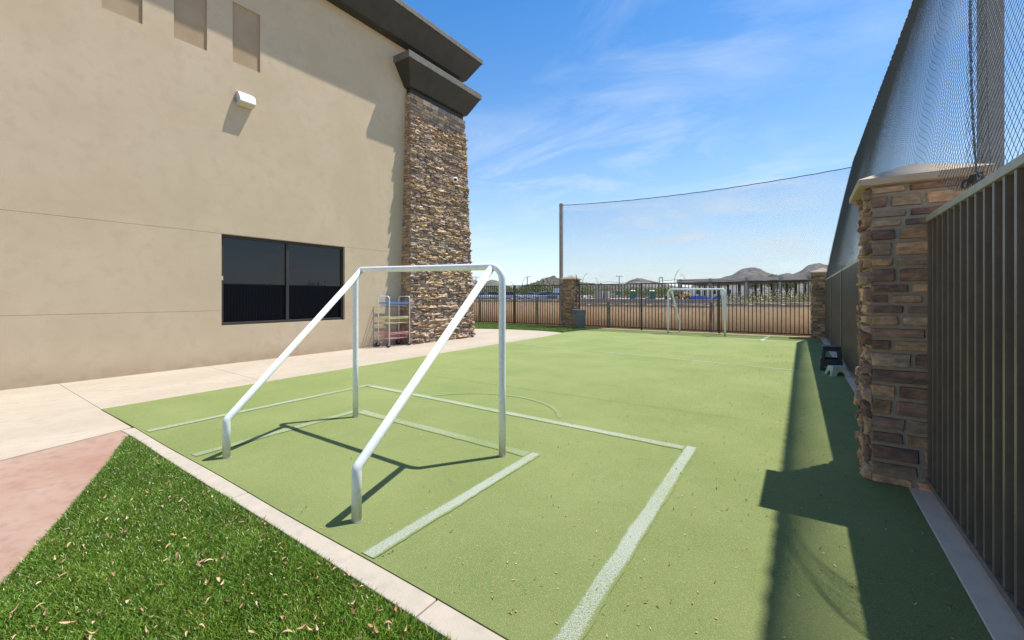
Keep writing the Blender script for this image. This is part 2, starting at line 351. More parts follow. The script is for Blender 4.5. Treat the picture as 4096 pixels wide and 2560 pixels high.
gp = [(-5.22,1.35)]+[(x, kbot(x)-.008) for x in np.linspace(-5.0, .5, 12)]+[(.5,-1.0),(-1.0,-.75),(-2.0,-.18),(-3.012,.345),(-3.523,.595),(-4.47,1.034)]
structure('lawn_base', MB().prism([(x, y) for x, y in gp], -.045, -.02), m_grassbase)
o = blades('grass', gp, 80000, .024, .042, .0034, m_blade, -.022, lambda p: np.where((FW[0]*p[:,0]+FW[1]*p[:,1]) < 1.45, .12, 1.0))
tag(o, kind='stuff')
fg = [(-15,12.3),(-11.1,13.79),(-9.73,14.29),(-8.33,14.35),(-7.6,14.2),(-7.17,14.0),(-7.05,15.0),(-6.78,16.6),(-6.75,16.74),(-15,16.74)]
structure('far_lawn_base', MB().prism(fg, -.045, .0), M('far_grass_base', (.06,.14,.03), (.08,.18,.04), scale=6, rough=.9))
o = blades('grass', fg, 5200, .03, .055, .012, m_blade, -.002); tag(o, kind='stuff')

# ================================================================== building
bl = thing('building', 'tall tan stucco building with dark bronze roof edge along the left side', 'building', (-9.24, 4, 0))
XW = -9.24
def wall_cells(mb, ys, bands, holes):
    for (z0, z1) in bands:
        zs = sorted(set([z0, z1]+[z for h in holes for z in h[2:] if z0 < z < z1])); yy = sorted(set(ys+[v for h in holes for v in h[:2]]))
        for i in range(len(yy)-1):
            for j in range(len(zs)-1):
                cy, cz = (yy[i]+yy[i+1])/2, (zs[j]+zs[j+1])/2
                if any(h[0] < cy < h[1] and h[2] < cz < h[3] for h in holes): continue
                mb.add([(XW, yy[i], zs[j]), (XW, yy[i+1], zs[j]), (XW, yy[i+1], zs[j+1]), (XW, yy[i], zs[j+1])], [(0,1,2,3)])
WIN = (3.79, 6.48, .745, 2.508)
NI = [(2.083,2.594,5.895,7.08), (3.034,3.547,5.895,7.08), (3.985,4.502,5.895,7.08)]
wl = MB(); wall_cells(wl, [-8, 10.72], [(-.05,1.032),(1.037,2.510),(2.515,8.23)], [WIN]+NI)
for z in (1.032, 2.510):     # grooves of the stucco control joints
    for (a, b) in ((-8, WIN[0]), (WIN[1], 10.72)):
        wl.add([(XW,a,z),(XW,b,z),(XW-.009,b,z),(XW-.009,a,z)], [(0,1,2,3)]); wl.add([(XW-.009,a,z),(XW-.009,b,z),(XW-.009,b,z+.005),(XW-.009,a,z+.005)], [(0,1,2,3)])
        wl.add([(XW-.009,a,z+.005),(XW-.009,b,z+.005),(XW,b,z+.005),(XW,a,z+.005)], [(0,1,2,3)])
def reveal(mb, h, dep):
    y0, y1, z0, z1 = h; X2 = XW-dep
    mb.add([(XW,y0,z0),(XW,y1,z0),(X2,y1,z0),(X2,y0,z0)], [(0,1,2,3)]); mb.add([(XW,y0,z1),(XW,y1,z1),(X2,y1,z1),(X2,y0,z1)], [(3,2,1,0)])
    mb.add([(XW,y0,z0),(X2,y0,z0),(X2,y0,z1),(XW,y0,z1)], [(0,1,2,3)]); mb.add([(XW,y1,z0),(X2,y1,z0),(X2,y1,z1),(XW,y1,z1)], [(3,2,1,0)])
reveal(wl, WIN, .14)
for h in NI: reveal(wl, h, .03)
wl.add([(XW,10.72,-.05),(-25,10.72,-.05),(-25,10.72,8.23),(XW,10.72,8.23)], [(0,1,2,3)])
wl.add([(XW,-8,-.05),(-25,-8,-.05),(-25,-8,8.23),(XW,-8,8.23)], [(3,2,1,0)])
wl.add([(-25,-8,-.05),(-25,10.72,-.05),(-25,10.72,8.23),(-25,-8,8.23)], [(3,2,1,0)])
wl.add([(XW-.15,-8,0),(XW-.15,10.7,0),(XW-.15,10.7,8.2),(XW-.15,-8,8.2)], [(0,1,2,3)]) if False else None
wl.build('wall', m_stucco, bl)
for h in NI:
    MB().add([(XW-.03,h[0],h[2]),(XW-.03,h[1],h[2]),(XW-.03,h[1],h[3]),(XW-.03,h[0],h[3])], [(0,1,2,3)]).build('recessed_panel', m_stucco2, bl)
def rect(x0, x1, y0, y1, z): return [(x0,y0,z),(x1,y0,z),(x1,y1,z),(x0,y1,z)]
rf = MB(); rf.rings([rect(-25.2,-8.975,-8.2,10.75,8.232), rect(-25.6,-8.62,-8.6,11.09,8.80), rect(-25.6,-8.60,-8.6,11.11,8.815)])
rf = rf.build('roof', m_bronze, bl, bevel=.008)
fs = MB().rings([rect(-25.62,-8.585,-8.62,11.125,8.817), rect(-25.62,-8.585,-8.62,11.125,8.955)]); fs.build('fascia', m_trim, rf, bevel=.006)
# window
wn = MB(); X0, X1 = XW-.13, XW-.055; y0, y1, z0, z1 = WIN; f = .055
wn.box(X0,X1,y0+.001,y1-.001,z0+.001,z0+f); wn.box(X0,X1,y0+.001,y1-.001,z1-f,z1-.001); wn.box(X0,X1,y0+.001,y0+f,z0+f,z1-f); wn.box(X0,X1,y1-f,y1-.001,z0+f,z1-f)
wn.box(X0,X1+.004,5.07,5.13,z0+f,z1-f)
wo = wn.build('window', m_bronze, bl, bevel=.004)
for a, b in ((y0+f, 5.07), (5.13, y1-f)): MB().box(X0+.03,X0+.045,a-.01,b+.01,z0+f-.01,z1-f+.01).build('pane', m_glass, wo)
MB().box(X1-.002,X1+.012,3.80,3.835,1.62,1.70).build('latch', m_lens, wo)

# ------------------------------------------------------------------ stone veneer
PAL = [(.33,.25,.20),(.46,.34,.23),(.56,.43,.29),(.62,.50,.36),(.36,.30,.27),(.27,.22,.205),(.44,.37,.33),(.58,.48,.37),(.38,.31,.28),(.50,.42,.36),(.33,.275,.26),(.42,.35,.31)]
PAL = [(r*.93,g*.86,b*.77) for r,g,b in PAL]
PAL2 = [(.19,.13,.12),(.21,.145,.135),(.28,.20,.175),(.43,.29,.20),(.50,.36,.25),(.33,.25,.215),(.25,.185,.17),(.47,.33,.23),(.38,.31,.27),(.23,.17,.16)]
PAL2 = [(r*1.18,g*1.07,b*.93) for r,g,b in PAL2]+[(.52,.36,.23),(.46,.30,.18)]
def veneer(mb, c00, c10, c11, c01, rows, lens, depth, gap, nu, nv, pal, rough=.5, skew=.25, seed=0, ext=.5, wob=.0):
    c00, c10, c11, c01 = map(Vector, (c00, c10, c11, c01)); rnd = random.Random(seed)
    Wd = ((c10-c00).length+(c11-c01).length)/2; Hd = ((c01-c00).length+(c11-c10).length)/2
    nrm = (c10-c00).cross(c01-c00).normalized()
    def pos(u, v, h):
        s, t = u/Wd, v/Hd
        return c00*(1-s)*(1-t)+c10*s*(1-t)+c11*s*t+c01*(1-s)*t+nrm*h
    v = 0.0; first = True
    while v < Hd-.015:
        rh = min(rnd.uniform(*rows), Hd-v)
        if Hd-v-rh < rows[0]*.6: rh = Hd-v
        u = 0.0; prev = 0
        while u < Wd-.01:
            L = rnd.uniform(*lens)
            if u == 0: L *= rnd.uniform(.4, 1)
            if Wd-u-L < lens[0]*.5: L = Wd-u
            sub = [(0, 1)]
            if rnd.random() < wob and rh > rows[0]*1.35: m_ = rnd.uniform(.4, .6); sub = [(0, m_), (m_, 1)]
            for (va, vb) in sub:
                d = rnd.uniform(*depth); c = Vector(pal[rnd.randrange(len(pal))])*rnd.uniform(.8, 1.2)
                sk0 = rnd.uniform(-skew, skew)*rh*.4; sk1 = rnd.uniform(-skew, skew)*rh*.4; tl = rnd.uniform(-1, 1)*rh*.16*skew*2
                uu0, uu1 = u+gap/2, u+L-gap/2; vv0, vv1 = v+rh*va+gap/2, v+rh*vb-gap/2
                e0 = -d*ext if u == 0 else 0; e1 = d*ext if abs(u+L-Wd) < 1e-6 else 0
                V = []; Cc = []; o1 = rnd.uniform(0, 50); tilt = rnd.uniform(-.35, .35)*rough
                for j in range(nv):
                    t = 0 if j == 0 else (1 if j == nv-1 else (.06+.88*(j-1)/(nv-3)) if nv > 3 else .5)
                    for i in range(nu):
                        s = 0 if i == 0 else (1 if i == nu-1 else (.04+.92*(i-1)/(nu-3)))
                        uq = uu0+(uu1-uu0)*s; vq = vv0+(vv1-vv0)*t
                        nz = noise.noise(Vector((uq*9+o1, vq*16, o1))); nz2 = noise.noise(Vector((uq*32+o1, vq*45, o1+3)))
                        edge = (i in (0, nu-1)) or (j in (0, nv-1))
                        uq += (sk0*(1-s)+sk1*s)*(t-.5)*2+(e0*(1-s)+e1*s); vq += tl*(s-.5)*(1 if not edge else .8)
                        cr = min(1, 5*min(s, 1-s)+.72)*min(1, 4*min(t, 1-t)+.74)
                        h = (-.002 if edge else max(.003, d*(cr*(1+rough*.9*nz+rough*.45*nz2)+tilt*(t-.5))))
                        if edge: vq += .10*rh*nz*rough; uq += .12*rh*nz2*rough
                        V.append(tuple(pos(uq, vq, h))); g = 1+.25*nz2+.3*nz
                        cc = c*g*(1 if not edge else .8); Cc.append((cc.x*(1+.1*nz), cc.y, cc.z*(1-.1*nz)))
                mb.add(V, [(j*nu+i, j*nu+i+1, (j+1)*nu+i+1, (j+1)*nu+i) for j in range(nv-1) for i in range(nu-1)], Cc)
            u += L
        v += rh
# pier at the building corner
sp = MB(); zT = 6.98
B0, B1, T0, T1 = (-8.84,8.22), (-8.84,10.93), (-9.07,8.44), (-9.07,10.74)
core = MB().rings([[(-9.6,8.22,-.03),(-8.84,8.22,-.03),(-8.84,10.93,-.03),(-9.6,10.93,-.03)], [(-9.6,8.44,zT),(-9.07,8.44,zT),(-9.07,10.74,zT),(-9.6,10.74,zT)]])
pier = core.build('stone_pier', m_mortar, bl)
zs = 6.42
def lerp(a, b, t): return a+(b-a)*t
ts = zs/zT; S0 = (lerp(B0[0],T0[0],ts), lerp(B0[1],T0[1],ts)); S1 = (lerp(B1[0],T1[0],ts), lerp(B1[1],T1[1],ts))
veneer(sp, (*B0,-.02), (*B1,-.02), (*S1,zs), (*S0,zs), (.05,.115), (.10,.48), (.02,.085), .006, 8, 6, PAL, rough=.95, skew=1.1, seed=3, wob=.25)
veneer(sp, (*S0,zs), (*S1,zs), (*T1,zT), (*T0,zT), (.09,.12), (.16,.36), (.02,.03), .008, 6, 5, PAL, rough=.3, skew=.1, seed=4)
veneer(sp, (XW,8.22,-.02), (*B0,-.02), (*T0,zT), (XW,8.44,zT), (.06,.11), (.10,.28), (.012,.028), .006, 6, 5, [PAL[i] for i in (0,1,2,1,4,0)], rough=.5, skew=.1, seed=5)
veneer(sp, (*B1,-.02), (-9.6,10.93,-.02), (-9.6,10.74,zT), (*T1,zT), (.05,.10), (.14,.34), (.02,.06), .006, 6, 5, PAL, rough=.8, skew=.6, seed=6)
sp.build('stone_facing', m_stone, pier, smooth=False)
MB().rings([[(-9.5,8.46,zT-.01),(-9.09,8.46,zT-.01),(-9.09,10.72,zT-.01),(-9.5,10.72,zT-.01)], [(-9.5,8.46,7.14),(-9.09,8.46,7.14),(-9.09,10.72,7.14),(-9.5,10.72,7.14)]]).build('pier_neck', m_bronze, pier)
cp = MB().rings([rect(-9.6,-9.02,8.40,10.79,7.132), rect(-9.6,-8.99,8.37,10.82,7.15), rect(-9.6,-8.665,8.02,11.08,7.67)]).build('pier_cap', m_bronze, pier, bevel=.006)
MB().rings([rect(-9.6,-8.635,7.985,11.115,7.672), rect(-9.6,-8.635,7.985,11.115,7.85)]).build('cap_band', m_trim, cp, bevel=.006)

# wall light
lt = thing('wall_light', 'silver box floodlight high on the tan stucco wall', 'lamp', (XW, 4.2, 5.2))
prof = [(XW+.0,5.34),(XW+.045,5.345),(XW+.10,5.30),(XW+.15,5.225),(XW+.175,5.13),(XW+.155,5.115),(XW+.03,5.075),(XW+.0,5.075)]
V = [(x, 4.045, z) for x, z in prof]+[(x, 4.345, z) for x, z in prof]; n = len(prof)
MB().add(V, [tuple(range(n)), tuple(range(2*n-1, n-1, -1))]+[(i+n, (i+1) % n+n, (i+1) % n, i) for i in range(n)]).build('lamp_housing', m_alu, lt, bevel=.006)
MB().add([(XW+.148,4.065,5.1095),(XW+.148,4.325,5.1095),(XW+.04,4.325,5.075),(XW+.04,4.065,5.075),(XW+.144,4.065,5.104),(XW+.144,4.325,5.104),(XW+.038,4.325,5.069),(XW+.038,4.065,5.069)], [(4,5,6,7),(0,1,5,4),(1,2,6,5),(2,3,7,6),(3,0,4,7)]).build('lamp_lens', m_lens, lt)
MB().box(XW+.001,XW+.03,4.01,4.045,5.14,5.20).build('conduit_box', m_galv, lt)
# dome camera on the pier
cc = (-8.955+.07, 10.10, 4.90)
sc = thing('security_camera', 'small white dome camera on the stone pier of the building', 'camera', cc)
def ball(mb, c, r, n=14, squash=(1,1,1)):
    return mb.rings([[(c[0]+r*squash[0]*math.sin(a)*math.cos(b), c[1]+r*squash[1]*math.sin(a)*math.sin(b), c[2]+r*squash[2]*math.cos(a)) for b in np.linspace(0, 2*math.pi, n, endpoint=False)] for a in np.linspace(.15, math.pi-.1, n//2)])
ball(MB(), cc, .085, 18).build('camera_body', m_white, sc, smooth=True)
MB().tube([(cc[0]-.09,cc[1],cc[2]-.02),(cc[0]-.03,cc[1],cc[2]-.02)], .07, 14).build('mount', m_white, sc)
dv = Vector((.75,-.55,-.12)).normalized(); pc = Vector(cc)+dv*.055
MB().tube([pc, pc+dv*.04], [.05,.044], 14).build('lens', m_glass, sc)

# ================================================================== goals
def goal(name_label, A, B, Ab, Bb, zA, zB, zb, r=.0285, rc=.11):
    # A, B: front post feet (xy); Ab, Bb: back leg feet; zA, zB: top heights
    c = ((A[0]+B[0])/2, (A[1]+B[1])/2, 0)
    g = thing('football_goal', name_label, 'goal', c, 0, 'white tube goals at the two ends of the turf pitch')
    tA, tB = (A[0], A[1], zA), (B[0], B[1], zB)
    pts = [(A[0],A[1],-.02), (A[0],A[1],.6), (A[0],A[1],1.2)]+arc_pts(tA, (A[0],A[1],0), tB, rc)+arc_pts(tB, tA, (B[0],B[1],0), rc)+[(B[0],B[1],1.2),(B[0],B[1],.6),(B[0],B[1],-.02)]
    MB().tube(pts, r, 20).build('goal_frame', m_white, g, smooth=True)
    dx = Vector(tB)-Vector(tA); dx.normalize()
    for (t_, f_, s) in ((tA, Ab, 1), (tB, Bb, -1)):
        top = Vector(t_)+dx*s*.105+Vector((0,0,-.005)); k = Vector((f_[0], f_[1], zb)); 
        p = [tuple(top+(k-top).normalized()*.012)]+arc_pts(k, top, (f_[0],f_[1],0), .05, 5)+[(f_[0],f_[1],-.02)]
        MB().tube(p, r, 20).build('back_brace', m_white, g, smooth=True)
    for (f_) in (A, B, Ab, Bb): MB().tube([(f_[0],f_[1],.0),(f_[0],f_[1],.0125)], r+.006, 18).build('ground_sleeve', m_galv, g)
    return g
goal('large white tube goal nearest the camera, standing in front of the stucco wall', (-3.99,2.93), (-2.02,2.87), (-3.84,1.61), (-2.135,1.575), 1.59, 1.545, .31)
goal('small looking white tube goal at the far end before the dark metal fence', (-3.92,15.72), (-2.09,15.6), (-3.74,16.62), (-2.24,16.62), 1.56, 1.55, .40, r=.029)

# ================================================================== metal fences
def fence(label, p0, p1, posts, spacing, phase=0, backing=False, z0=.085, z1=1.83, ext='far', rail_mat=None):
    t = Vector((p1[0]-p0[0], p1[1]-p0[1])); L = t.length; t.normalize(); n = Vector((-t.y, t.x))
    fm_ = m_fence2 if rail_mat else m_fence
    g = thing('metal_fence', label, 'fence', (p0[0], p0[1], 0), 0, 'dark metal picket fences round the pitch')
    rm = rail_mat or m_fence
    mid = ((p0[0]+p1[0])/2, (p0[1]+p1[1])/2)
    MB().obox(mid, t, n, L/2, .020, z1-.040, z1).build('top_rail', rm, g, bevel=.003)
    MB().obox(mid, t, n, L/2, .019, z0-.018, z0+.018).build('bottom_rail', fm_, g, bevel=.003)
    pk = MB(); s = phase
    while s < L-.02:
        if s > .02 and all(abs(s-q) > .05 for q in posts): pk.obox((p0[0]+t.x*s, p0[1]+t.y*s), t, n, .0125, .0128, z0+.0185, z1-.0405)
        s += spacing
    pk.build('picket_panel', fm_, g)
    for q in posts: MB().obox((p0[0]+t.x*q, p0[1]+t.y*q), t, n, .030, .030, -.03, z1+.012).build('post', fm_, g, bevel=.003)
    if backing:
        c = (mid[0]+n.x*backing, mid[1]+n.y*backing)
        MB().obox(c, t, n, L/2, .004, .03, z1-.004).build('privacy_screen', m_screen, g)
    return g
fence('near run of dark metal fence at the right, ending at the big stone pillar', (.70,-2.5), (.70,3.93), [3.9], .1174, (2.4835+2.5) % .1174, backing=-.032, z1=1.835, rail_mat=m_rail)
fence('receding dark metal fence between the two stone pillars on the right', (.70,4.46), (.602,16.56), [3.1,6.1,9.1], .1174, .09, backing=-.032, z1=1.835, rail_mat=m_rail)
fence('long dark metal fence behind the far goal, between two stone pillars', (.26,16.9), (-7.98,16.9), [.26+2.457,.26+5.225,7.98+.26-.1], .1214, .10)
fence('left run of dark metal fence behind the small lawn and stone pier', (-8.50,16.9), (-15.2,16.9), [2.70,5.45], .1214, .08)

# ================================================================== pillars
def pillar(label, x0, y0, w, dpt, h, seed, fine, pal, base_z=-.03, rows=(.062,.125), lens=(.14,.36), mort=None):
    g = thing('stone_pillar', label, 'pillar', (x0+w/2, y0+dpt/2, 0), 0, 'stone pillars with pyramid caps along the fence')
    x1, y1 = x0+w, y0+dpt; e = .016
    MB().box(x0+e,x1-e,y0+e,y1-e,base_z,h).build('core', mort or m_mortar, g)
    m = MB(); a0, a1, b0, b1 = x0+e, x1-e, y0+e, y1-e; nu, nv = (16, 8) if fine else (6, 5)
    kw = dict(gap=.022 if fine else .010, nu=nu, nv=nv, pal=pal)
    veneer(m, (a0,b0,0), (a1,b0,0), (a1,b0,h), (a0,b0,h), rows, lens, (.014,.024), rough=.28, skew=.12, seed=seed, **kw)
    veneer(m, (a0,b1,0), (a0,b0,0), (a0,b0,h), (a0,b1,h), rows, (.09,.24), (.018,.042), rough=.9, skew=.3, seed=seed+1, **kw)
    veneer(m, (a1,b0,0), (a1,b1,0), (a1,b1,h), (a1,b0,h), rows, (.09,.24), (.018,.042), rough=.8, skew=.3, seed=seed+2, **dict(kw, nu=6, nv=5))
    veneer(m, (a1,b1,0), (a0,b1,0), (a0,b1,h), (a1,b1,h), rows, lens, (.016,.030), rough=.35, skew=.1, seed=seed+3, **dict(kw, nu=6, nv=5))
    m.build('stone_facing', m_stone, g, smooth=False)
    o_ = .062; cx, cy = (x0+x1)/2, (y0+y1)/2
    c = MB().rings([rect(x0-o_,x1+o_,y0-o_,y1+o_,h), rect(x0-o_,x1+o_,y0-o_,y1+o_,h+.046), rect(cx-.004,cx+.004,cy-.004,cy+.004,h+.19)])
    c.build('pyramid_cap', m_cap, g, bevel=.005)
    return g
pillar('big ragged stone pillar in the right foreground beside the near fence', .385, 3.92, .54, .56, 2.07, 21, True, PAL2)
pillar('stone pillar at the far right corner where the two fences meet', .255, 16.56, .55, .60, 2.03, 31, False, PAL2, rows=(.06,.11))
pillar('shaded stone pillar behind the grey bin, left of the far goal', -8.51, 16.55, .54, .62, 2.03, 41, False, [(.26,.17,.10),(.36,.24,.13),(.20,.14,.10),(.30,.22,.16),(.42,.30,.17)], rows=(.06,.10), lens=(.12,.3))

# ================================================================== ball netting
def net_geo(surf, nu, nv, r, keep=None):
    j = np.arange(nv+1)[:, None]; i = np.arange(nu+1)[None, :]
    U = (i+.5*(j % 2))/nu; Vv = np.broadcast_to(j/nv, U.shape); U = np.minimum(U, 1)
    Pn = surf(U, Vv)
    a0 = Pn[:-1, :]; up = Pn[1:, :]
    odd = (np.arange(nv) % 2)[:, None]
    segs = []
    segs.append((a0.reshape(-1,3), up.reshape(-1,3)))
    # second strand: even rows go to i-1, odd rows to i+1
    for par in (0, 1):
        rows = np.arange(nv)[np.arange(nv) % 2 == par]
        if par == 0: segs.append((Pn[rows][:, 1:].reshape(-1,3), Pn[rows+1][:, :-1].reshape(-1,3)))
        else: segs.append((Pn[rows][:, :-1].reshape(-1,3), Pn[rows+1][:, 1:].reshape(-1,3)))
    A = np.concatenate([s[0] for s in segs]); B = np.concatenate([s[1] for s in segs])
    if keep is not None: k = keep((A+B)/2); A = A[k]; B = B[k]
    d = B-A; L = np.linalg.norm(d, axis=1, keepdims=True); ok = L[:,0] > 1e-5; A = A[ok]; B = B[ok]; d = d[ok]/L[ok]
    ref = np.where(np.abs(d[:, 0:1]) < .8, np.array([[1.,0,0]]), np.array([[0,1.,0]]))
    a = np.cross(d, ref); a /= np.linalg.norm(a, axis=1, keepdims=True); b = np.cross(d, a)
    V = np.zeros((len(A), 6, 3))
    for k in range(3):
        o_ = (a*math.cos(k*2.0944)+b*math.sin(k*2.0944))*r
        V[:, k] = A+o_; V[:, k+3] = B+o_
    q = np.array([[0,1,4,3],[1,2,5,4],[2,0,3,5]]); Q = (np.arange(len(A))[:, None, None]*6+q[None]).reshape(-1, 4)
    return V.reshape(-1, 3), Q
def top_x(y): return 1.28+0*y
def side_surf(U, V):
    Y = -2.2+18.8*U
    capd = np.exp(-((Y-4.2)/.55)**2)
    zb = 1.83+.36*capd+.02*np.abs(np.sin(Y*3.3)); xb = .715-(np.maximum(Y-4.4, 0))*.008
    farg = np.clip((Y-15.2)/1.4, 0, 1)
    zt = 5.4-.07*np.sin(np.clip((Y+2.2)/18.8*2.6, 0, 9)*math.pi)**2*.6
    Z = zb+(zt-zb)*V; tt = np.clip((Z-1.83)/3.57, 0, 1)
    X = xb+(1.28-xb)*tt**(1.32-.17*np.clip((Y-6)/8,0,1))+.006*np.sin(Y*.9)*np.sin(V*math.pi)
    Y2 = Y+.05*np.sin(V*math.pi)*np.sin(Y*1.7)
    return np.stack([X, Y2, Z+0*Y], -1)
nt1 = thing('ball_net', 'tall dark ball-stop netting rising above the right hand fence', 'net', (.72, 7, 1.83), 0, 'ball-stop nets above the fences')
V_, Q_ = net_geo(side_surf, 345, 130, .00135)
fastmesh('netting', V_, Q_, m_net, nt1)
hem = MB(); yy = np.linspace(-2.2, 16.6, 260)
def edge(vv, yq): return side_surf(np.array([(yq+2.2)/18.8]), np.array([vv]))[0]
hem.tube([tuple(edge(1, y)+np.array([.006*math.sin(y*31), 0, .010*math.sin(y*23)])) for y in yy], .011, 6)
hem.build('top_rope', m_rope, nt1)
for y in np.arange(-2, 16.5, .22):
    e = edge(1, y); a = random.uniform(.012, .026)
    lp = MB(); lp.tube([tuple(e+np.array([a*math.cos(t), a*.8*math.sin(t)+random.uniform(-.004,.004), -.012+a*math.sin(t)])) for t in np.linspace(0, 6.2, 7)], .003, 4); lp.build('hem_loop', m_rope, nt1)
def gather_surf(U, V):    # bunched fold tied to the pole top and pulled down to the rail
    w = .06+.30*(1-V)**3+.05*V
    w = .36-.16*V; Y = 3.15+1.65*V+.65*V*V-w*U
    X = .715+(1.262-.715)*V**1.3+.02*np.sin(U*6.3+V*3)-.014; Z = 1.845+3.55*V
    return np.stack([X, Y, Z], -1)
V_, Q_ = net_geo(gather_surf, 11, 110, .0010); fastmesh('net_fold', V_, Q_, m_net, nt1)
def corner_surf(U, V):    # net bunched at the far corner
    xb, yb = .60, 16.50; Xc = xb+(1.28-xb)*V**1.1; Yc = yb+.08*V
    w = .32+.06*np.sin(V*9)
    return np.stack([Xc+.02*np.sin(U*8+V*4), Yc-w*(U)*1.6, 1.84+3.54*V+0*U], -1)
V_, Q_ = net_geo(corner_surf, 10, 100, .0015); fastmesh('net_fold', V_, Q_, m_net, nt1)
wad = MB()
for k in range(7):
    c0 = Vector((.71, 3.02+.02*k, 1.86)); wad.tube([tuple(c0+Vector((.02*math.cos(t+k), .05*math.sin(t*.7+k), .022+.022*math.sin(t*1.3+k*2)))) for t in np.linspace(0, 5, 9)], .0035, 5)
wad.build('knotted_cord', m_rope, nt1)

nt2 = thing('ball_net', 'thin wide ball-stop netting above the far fence, hung from a sagging rope', 'net', (-4, 17.1, 1.83), 0, 'ball-stop nets above the fences')
def far_surf(U, V):
    X = -8.88+10.16*U
    s = 5.37-.34*4*U*(1-U)*.55; zb = 1.845+.085*np.abs(np.sin(X*2.1+.6*np.sin(X)))*np.clip((1.2-np.abs(X+4.6)/3.4), 0, 1)
    Y = 16.98+.25*V+.05*np.sin(X*1.3+V*4)*np.sin(V*math.pi)
    return np.stack([X+.06*np.sin(V*5+X)*np.sin(V*math.pi), Y, zb+(s-zb)*V], -1)
V_, Q_ = net_geo(far_surf, 200, 136, .0021); fastmesh('netting', V_, Q_, m_net, nt2)
us = np.linspace(0, 1, 140)
hr = MB(); hr.tube([tuple(far_surf(np.array([u]), np.array([1.0]))[0]+np.array([0,0,.004*math.sin(u*95)])) for u in us], .014, 6); hr.build('top_rope', m_rope, nt2)
hb = MB(); hb.tube([tuple(far_surf(np.array([u]), np.array([0.0]))[0]+np.array([0,0,.008*math.sin(u*120)])) for u in np.linspace(0, 1, 260)], .008, 6); hb.build('bottom_rope', m_rope, nt2)
def pole(label, x, y, h, w=.137):
    g = thing('net_pole', label, 'pole', (x, y, 0), 0, 'square steel poles of the ball nets')
    MB().box(x-w/2,x+w/2,y-w/2,y+w/2,-.05,h).build('shaft', m_galv, g, bevel=.008)
    MB().box(x-w/2-.006,x+w/2+.006,y-w/2-.006,y+w/2+.006,h,h+.02).build('pole_cap', m_galv, g, bevel=.004)
    b = MB(); b.tube([(x-w/2-.002,y,h-.08),(x-w/2-.05,y,h-.08)], .012, 8); b.build('eye_bolt', m_galv, g)
pole('square grey steel pole behind the shaded stone pillar', -8.97, 17.34, 5.45)
pole('square grey steel pole behind the near stone pillar, seen through netting', 1.285+.07, 5.43, 5.5)
# cable over the shaded pillar
cbm = MB().tube([(-8.02,16.86,2.25),(-7.95,16.75,2.17),(-7.90,16.70,2.10),(-7.885,16.66,2.02),(-7.90,16.72,1.93),(-7.93,16.80,1.88),(-7.9,16.88,1.85)], .016, 8)
o = cbm.build('cable', m_rope); tag(o, 'black cord draped over the cap of the shaded stone pillar', 'cable')
cbm = MB().tube([(.10,16.87,2.0),(.11,16.7,1.93),(.2,16.56,1.88),(.33,16.525,1.93),(.5,16.52,1.95),(.6,16.53,1.9)], .010, 8)
o = cbm.build('cable', m_rope); tag(o, 'thin black cord looped round the corner pillar below its cap', 'cable')

# ================================================================== cart
ct = thing('basket_cart', 'three tier wire basket cart with blue, cream and pink baskets by the stone pier', 'cart', (-8.96, 7.78, 0))
xa, xb, ya, yb = -9.17, -8.75, 7.43, 8.12
for y in (ya, yb):       # end loops
    z = 1.31
    pts = [(xb,y,.13),(xb,y,1.1)]+arc_pts((xb,y,z), (xb,y,0), (xa,y,z), .06, 6)+arc_pts((xa,y,z), (xb,y,z), (xa,y,0), .06, 6)+[(xa,y,1.1),(xa,y,.13)]
    MB().tube(pts, .0125, 10).build('end_frame', m_white, ct, smooth=True)
def basket(z, h, mat, nm):
    b = MB(); r = .0032; x0, x1, y0, y1 = xa+.014, xb-.014, ya+.014, yb-.014; i = .035
    def ringp(x0, x1, y0, y1, z, r): b.tube([(x0,y0,z),(x1,y0,z),(x1,y1,z),(x0,y1,z),(x0,y0,z)], r, 5)
    ringp(x0,x1,y0,y1,z,.009); ringp(x0,x1,y0,y1,z-.035,.007); ringp(x0+i,x1-i,y0+i,y1-i,z-h,.006)
    for k in range(22):
        y = y0+(y1-y0)*k/21; yc = y0+i+(y1-y0-2*i)*k/21
        b.tube([(x0,y,z),(x0+i,yc,z-h),(x1-i,yc,z-h),(x1,y,z)], r*.8, 4)
    for k in range(1, 13):
        x = x0+(x1-x0)*k/13; xc = x0+i+(x1-x0-2*i)*k/13
        b.tube([(x,y0,z),(xc,y0+i,z-h),(xc,y1-i,z-h),(x,y1,z)], r*.7, 4)
    bo = b.build('wire_basket', mat, ct); bo['label'] = nm
basket(1.155, .09, m_bluepl, 'shallow blue wire basket'); basket(.77, .16, m_yelpl, 'cream wire basket'); basket(.37, .16, m_redpl, 'faded pink wire basket')
for x in (xa, xb):
    for y in (ya, yb):
        w = MB().tube([(x-.014,y-.03,.062),(x+.014,y-.03,.062)], .062, 18).build('wheel', m_rubber, ct)
        MB().tube([(x-.016,y-.03,.062),(x+.016,y-.03,.062)], .022, 12).build('hub', m_galv, w)
        fk = MB().box(x-.02,x-.016,y-.045,y+.012,.05,.135).box(x+.016,x+.02,y-.045,y+.012,.05,.135).box(x-.021,x+.021,y-.03,y+.016,.135,.15); fk.build('caster_fork', m_galv, ct)

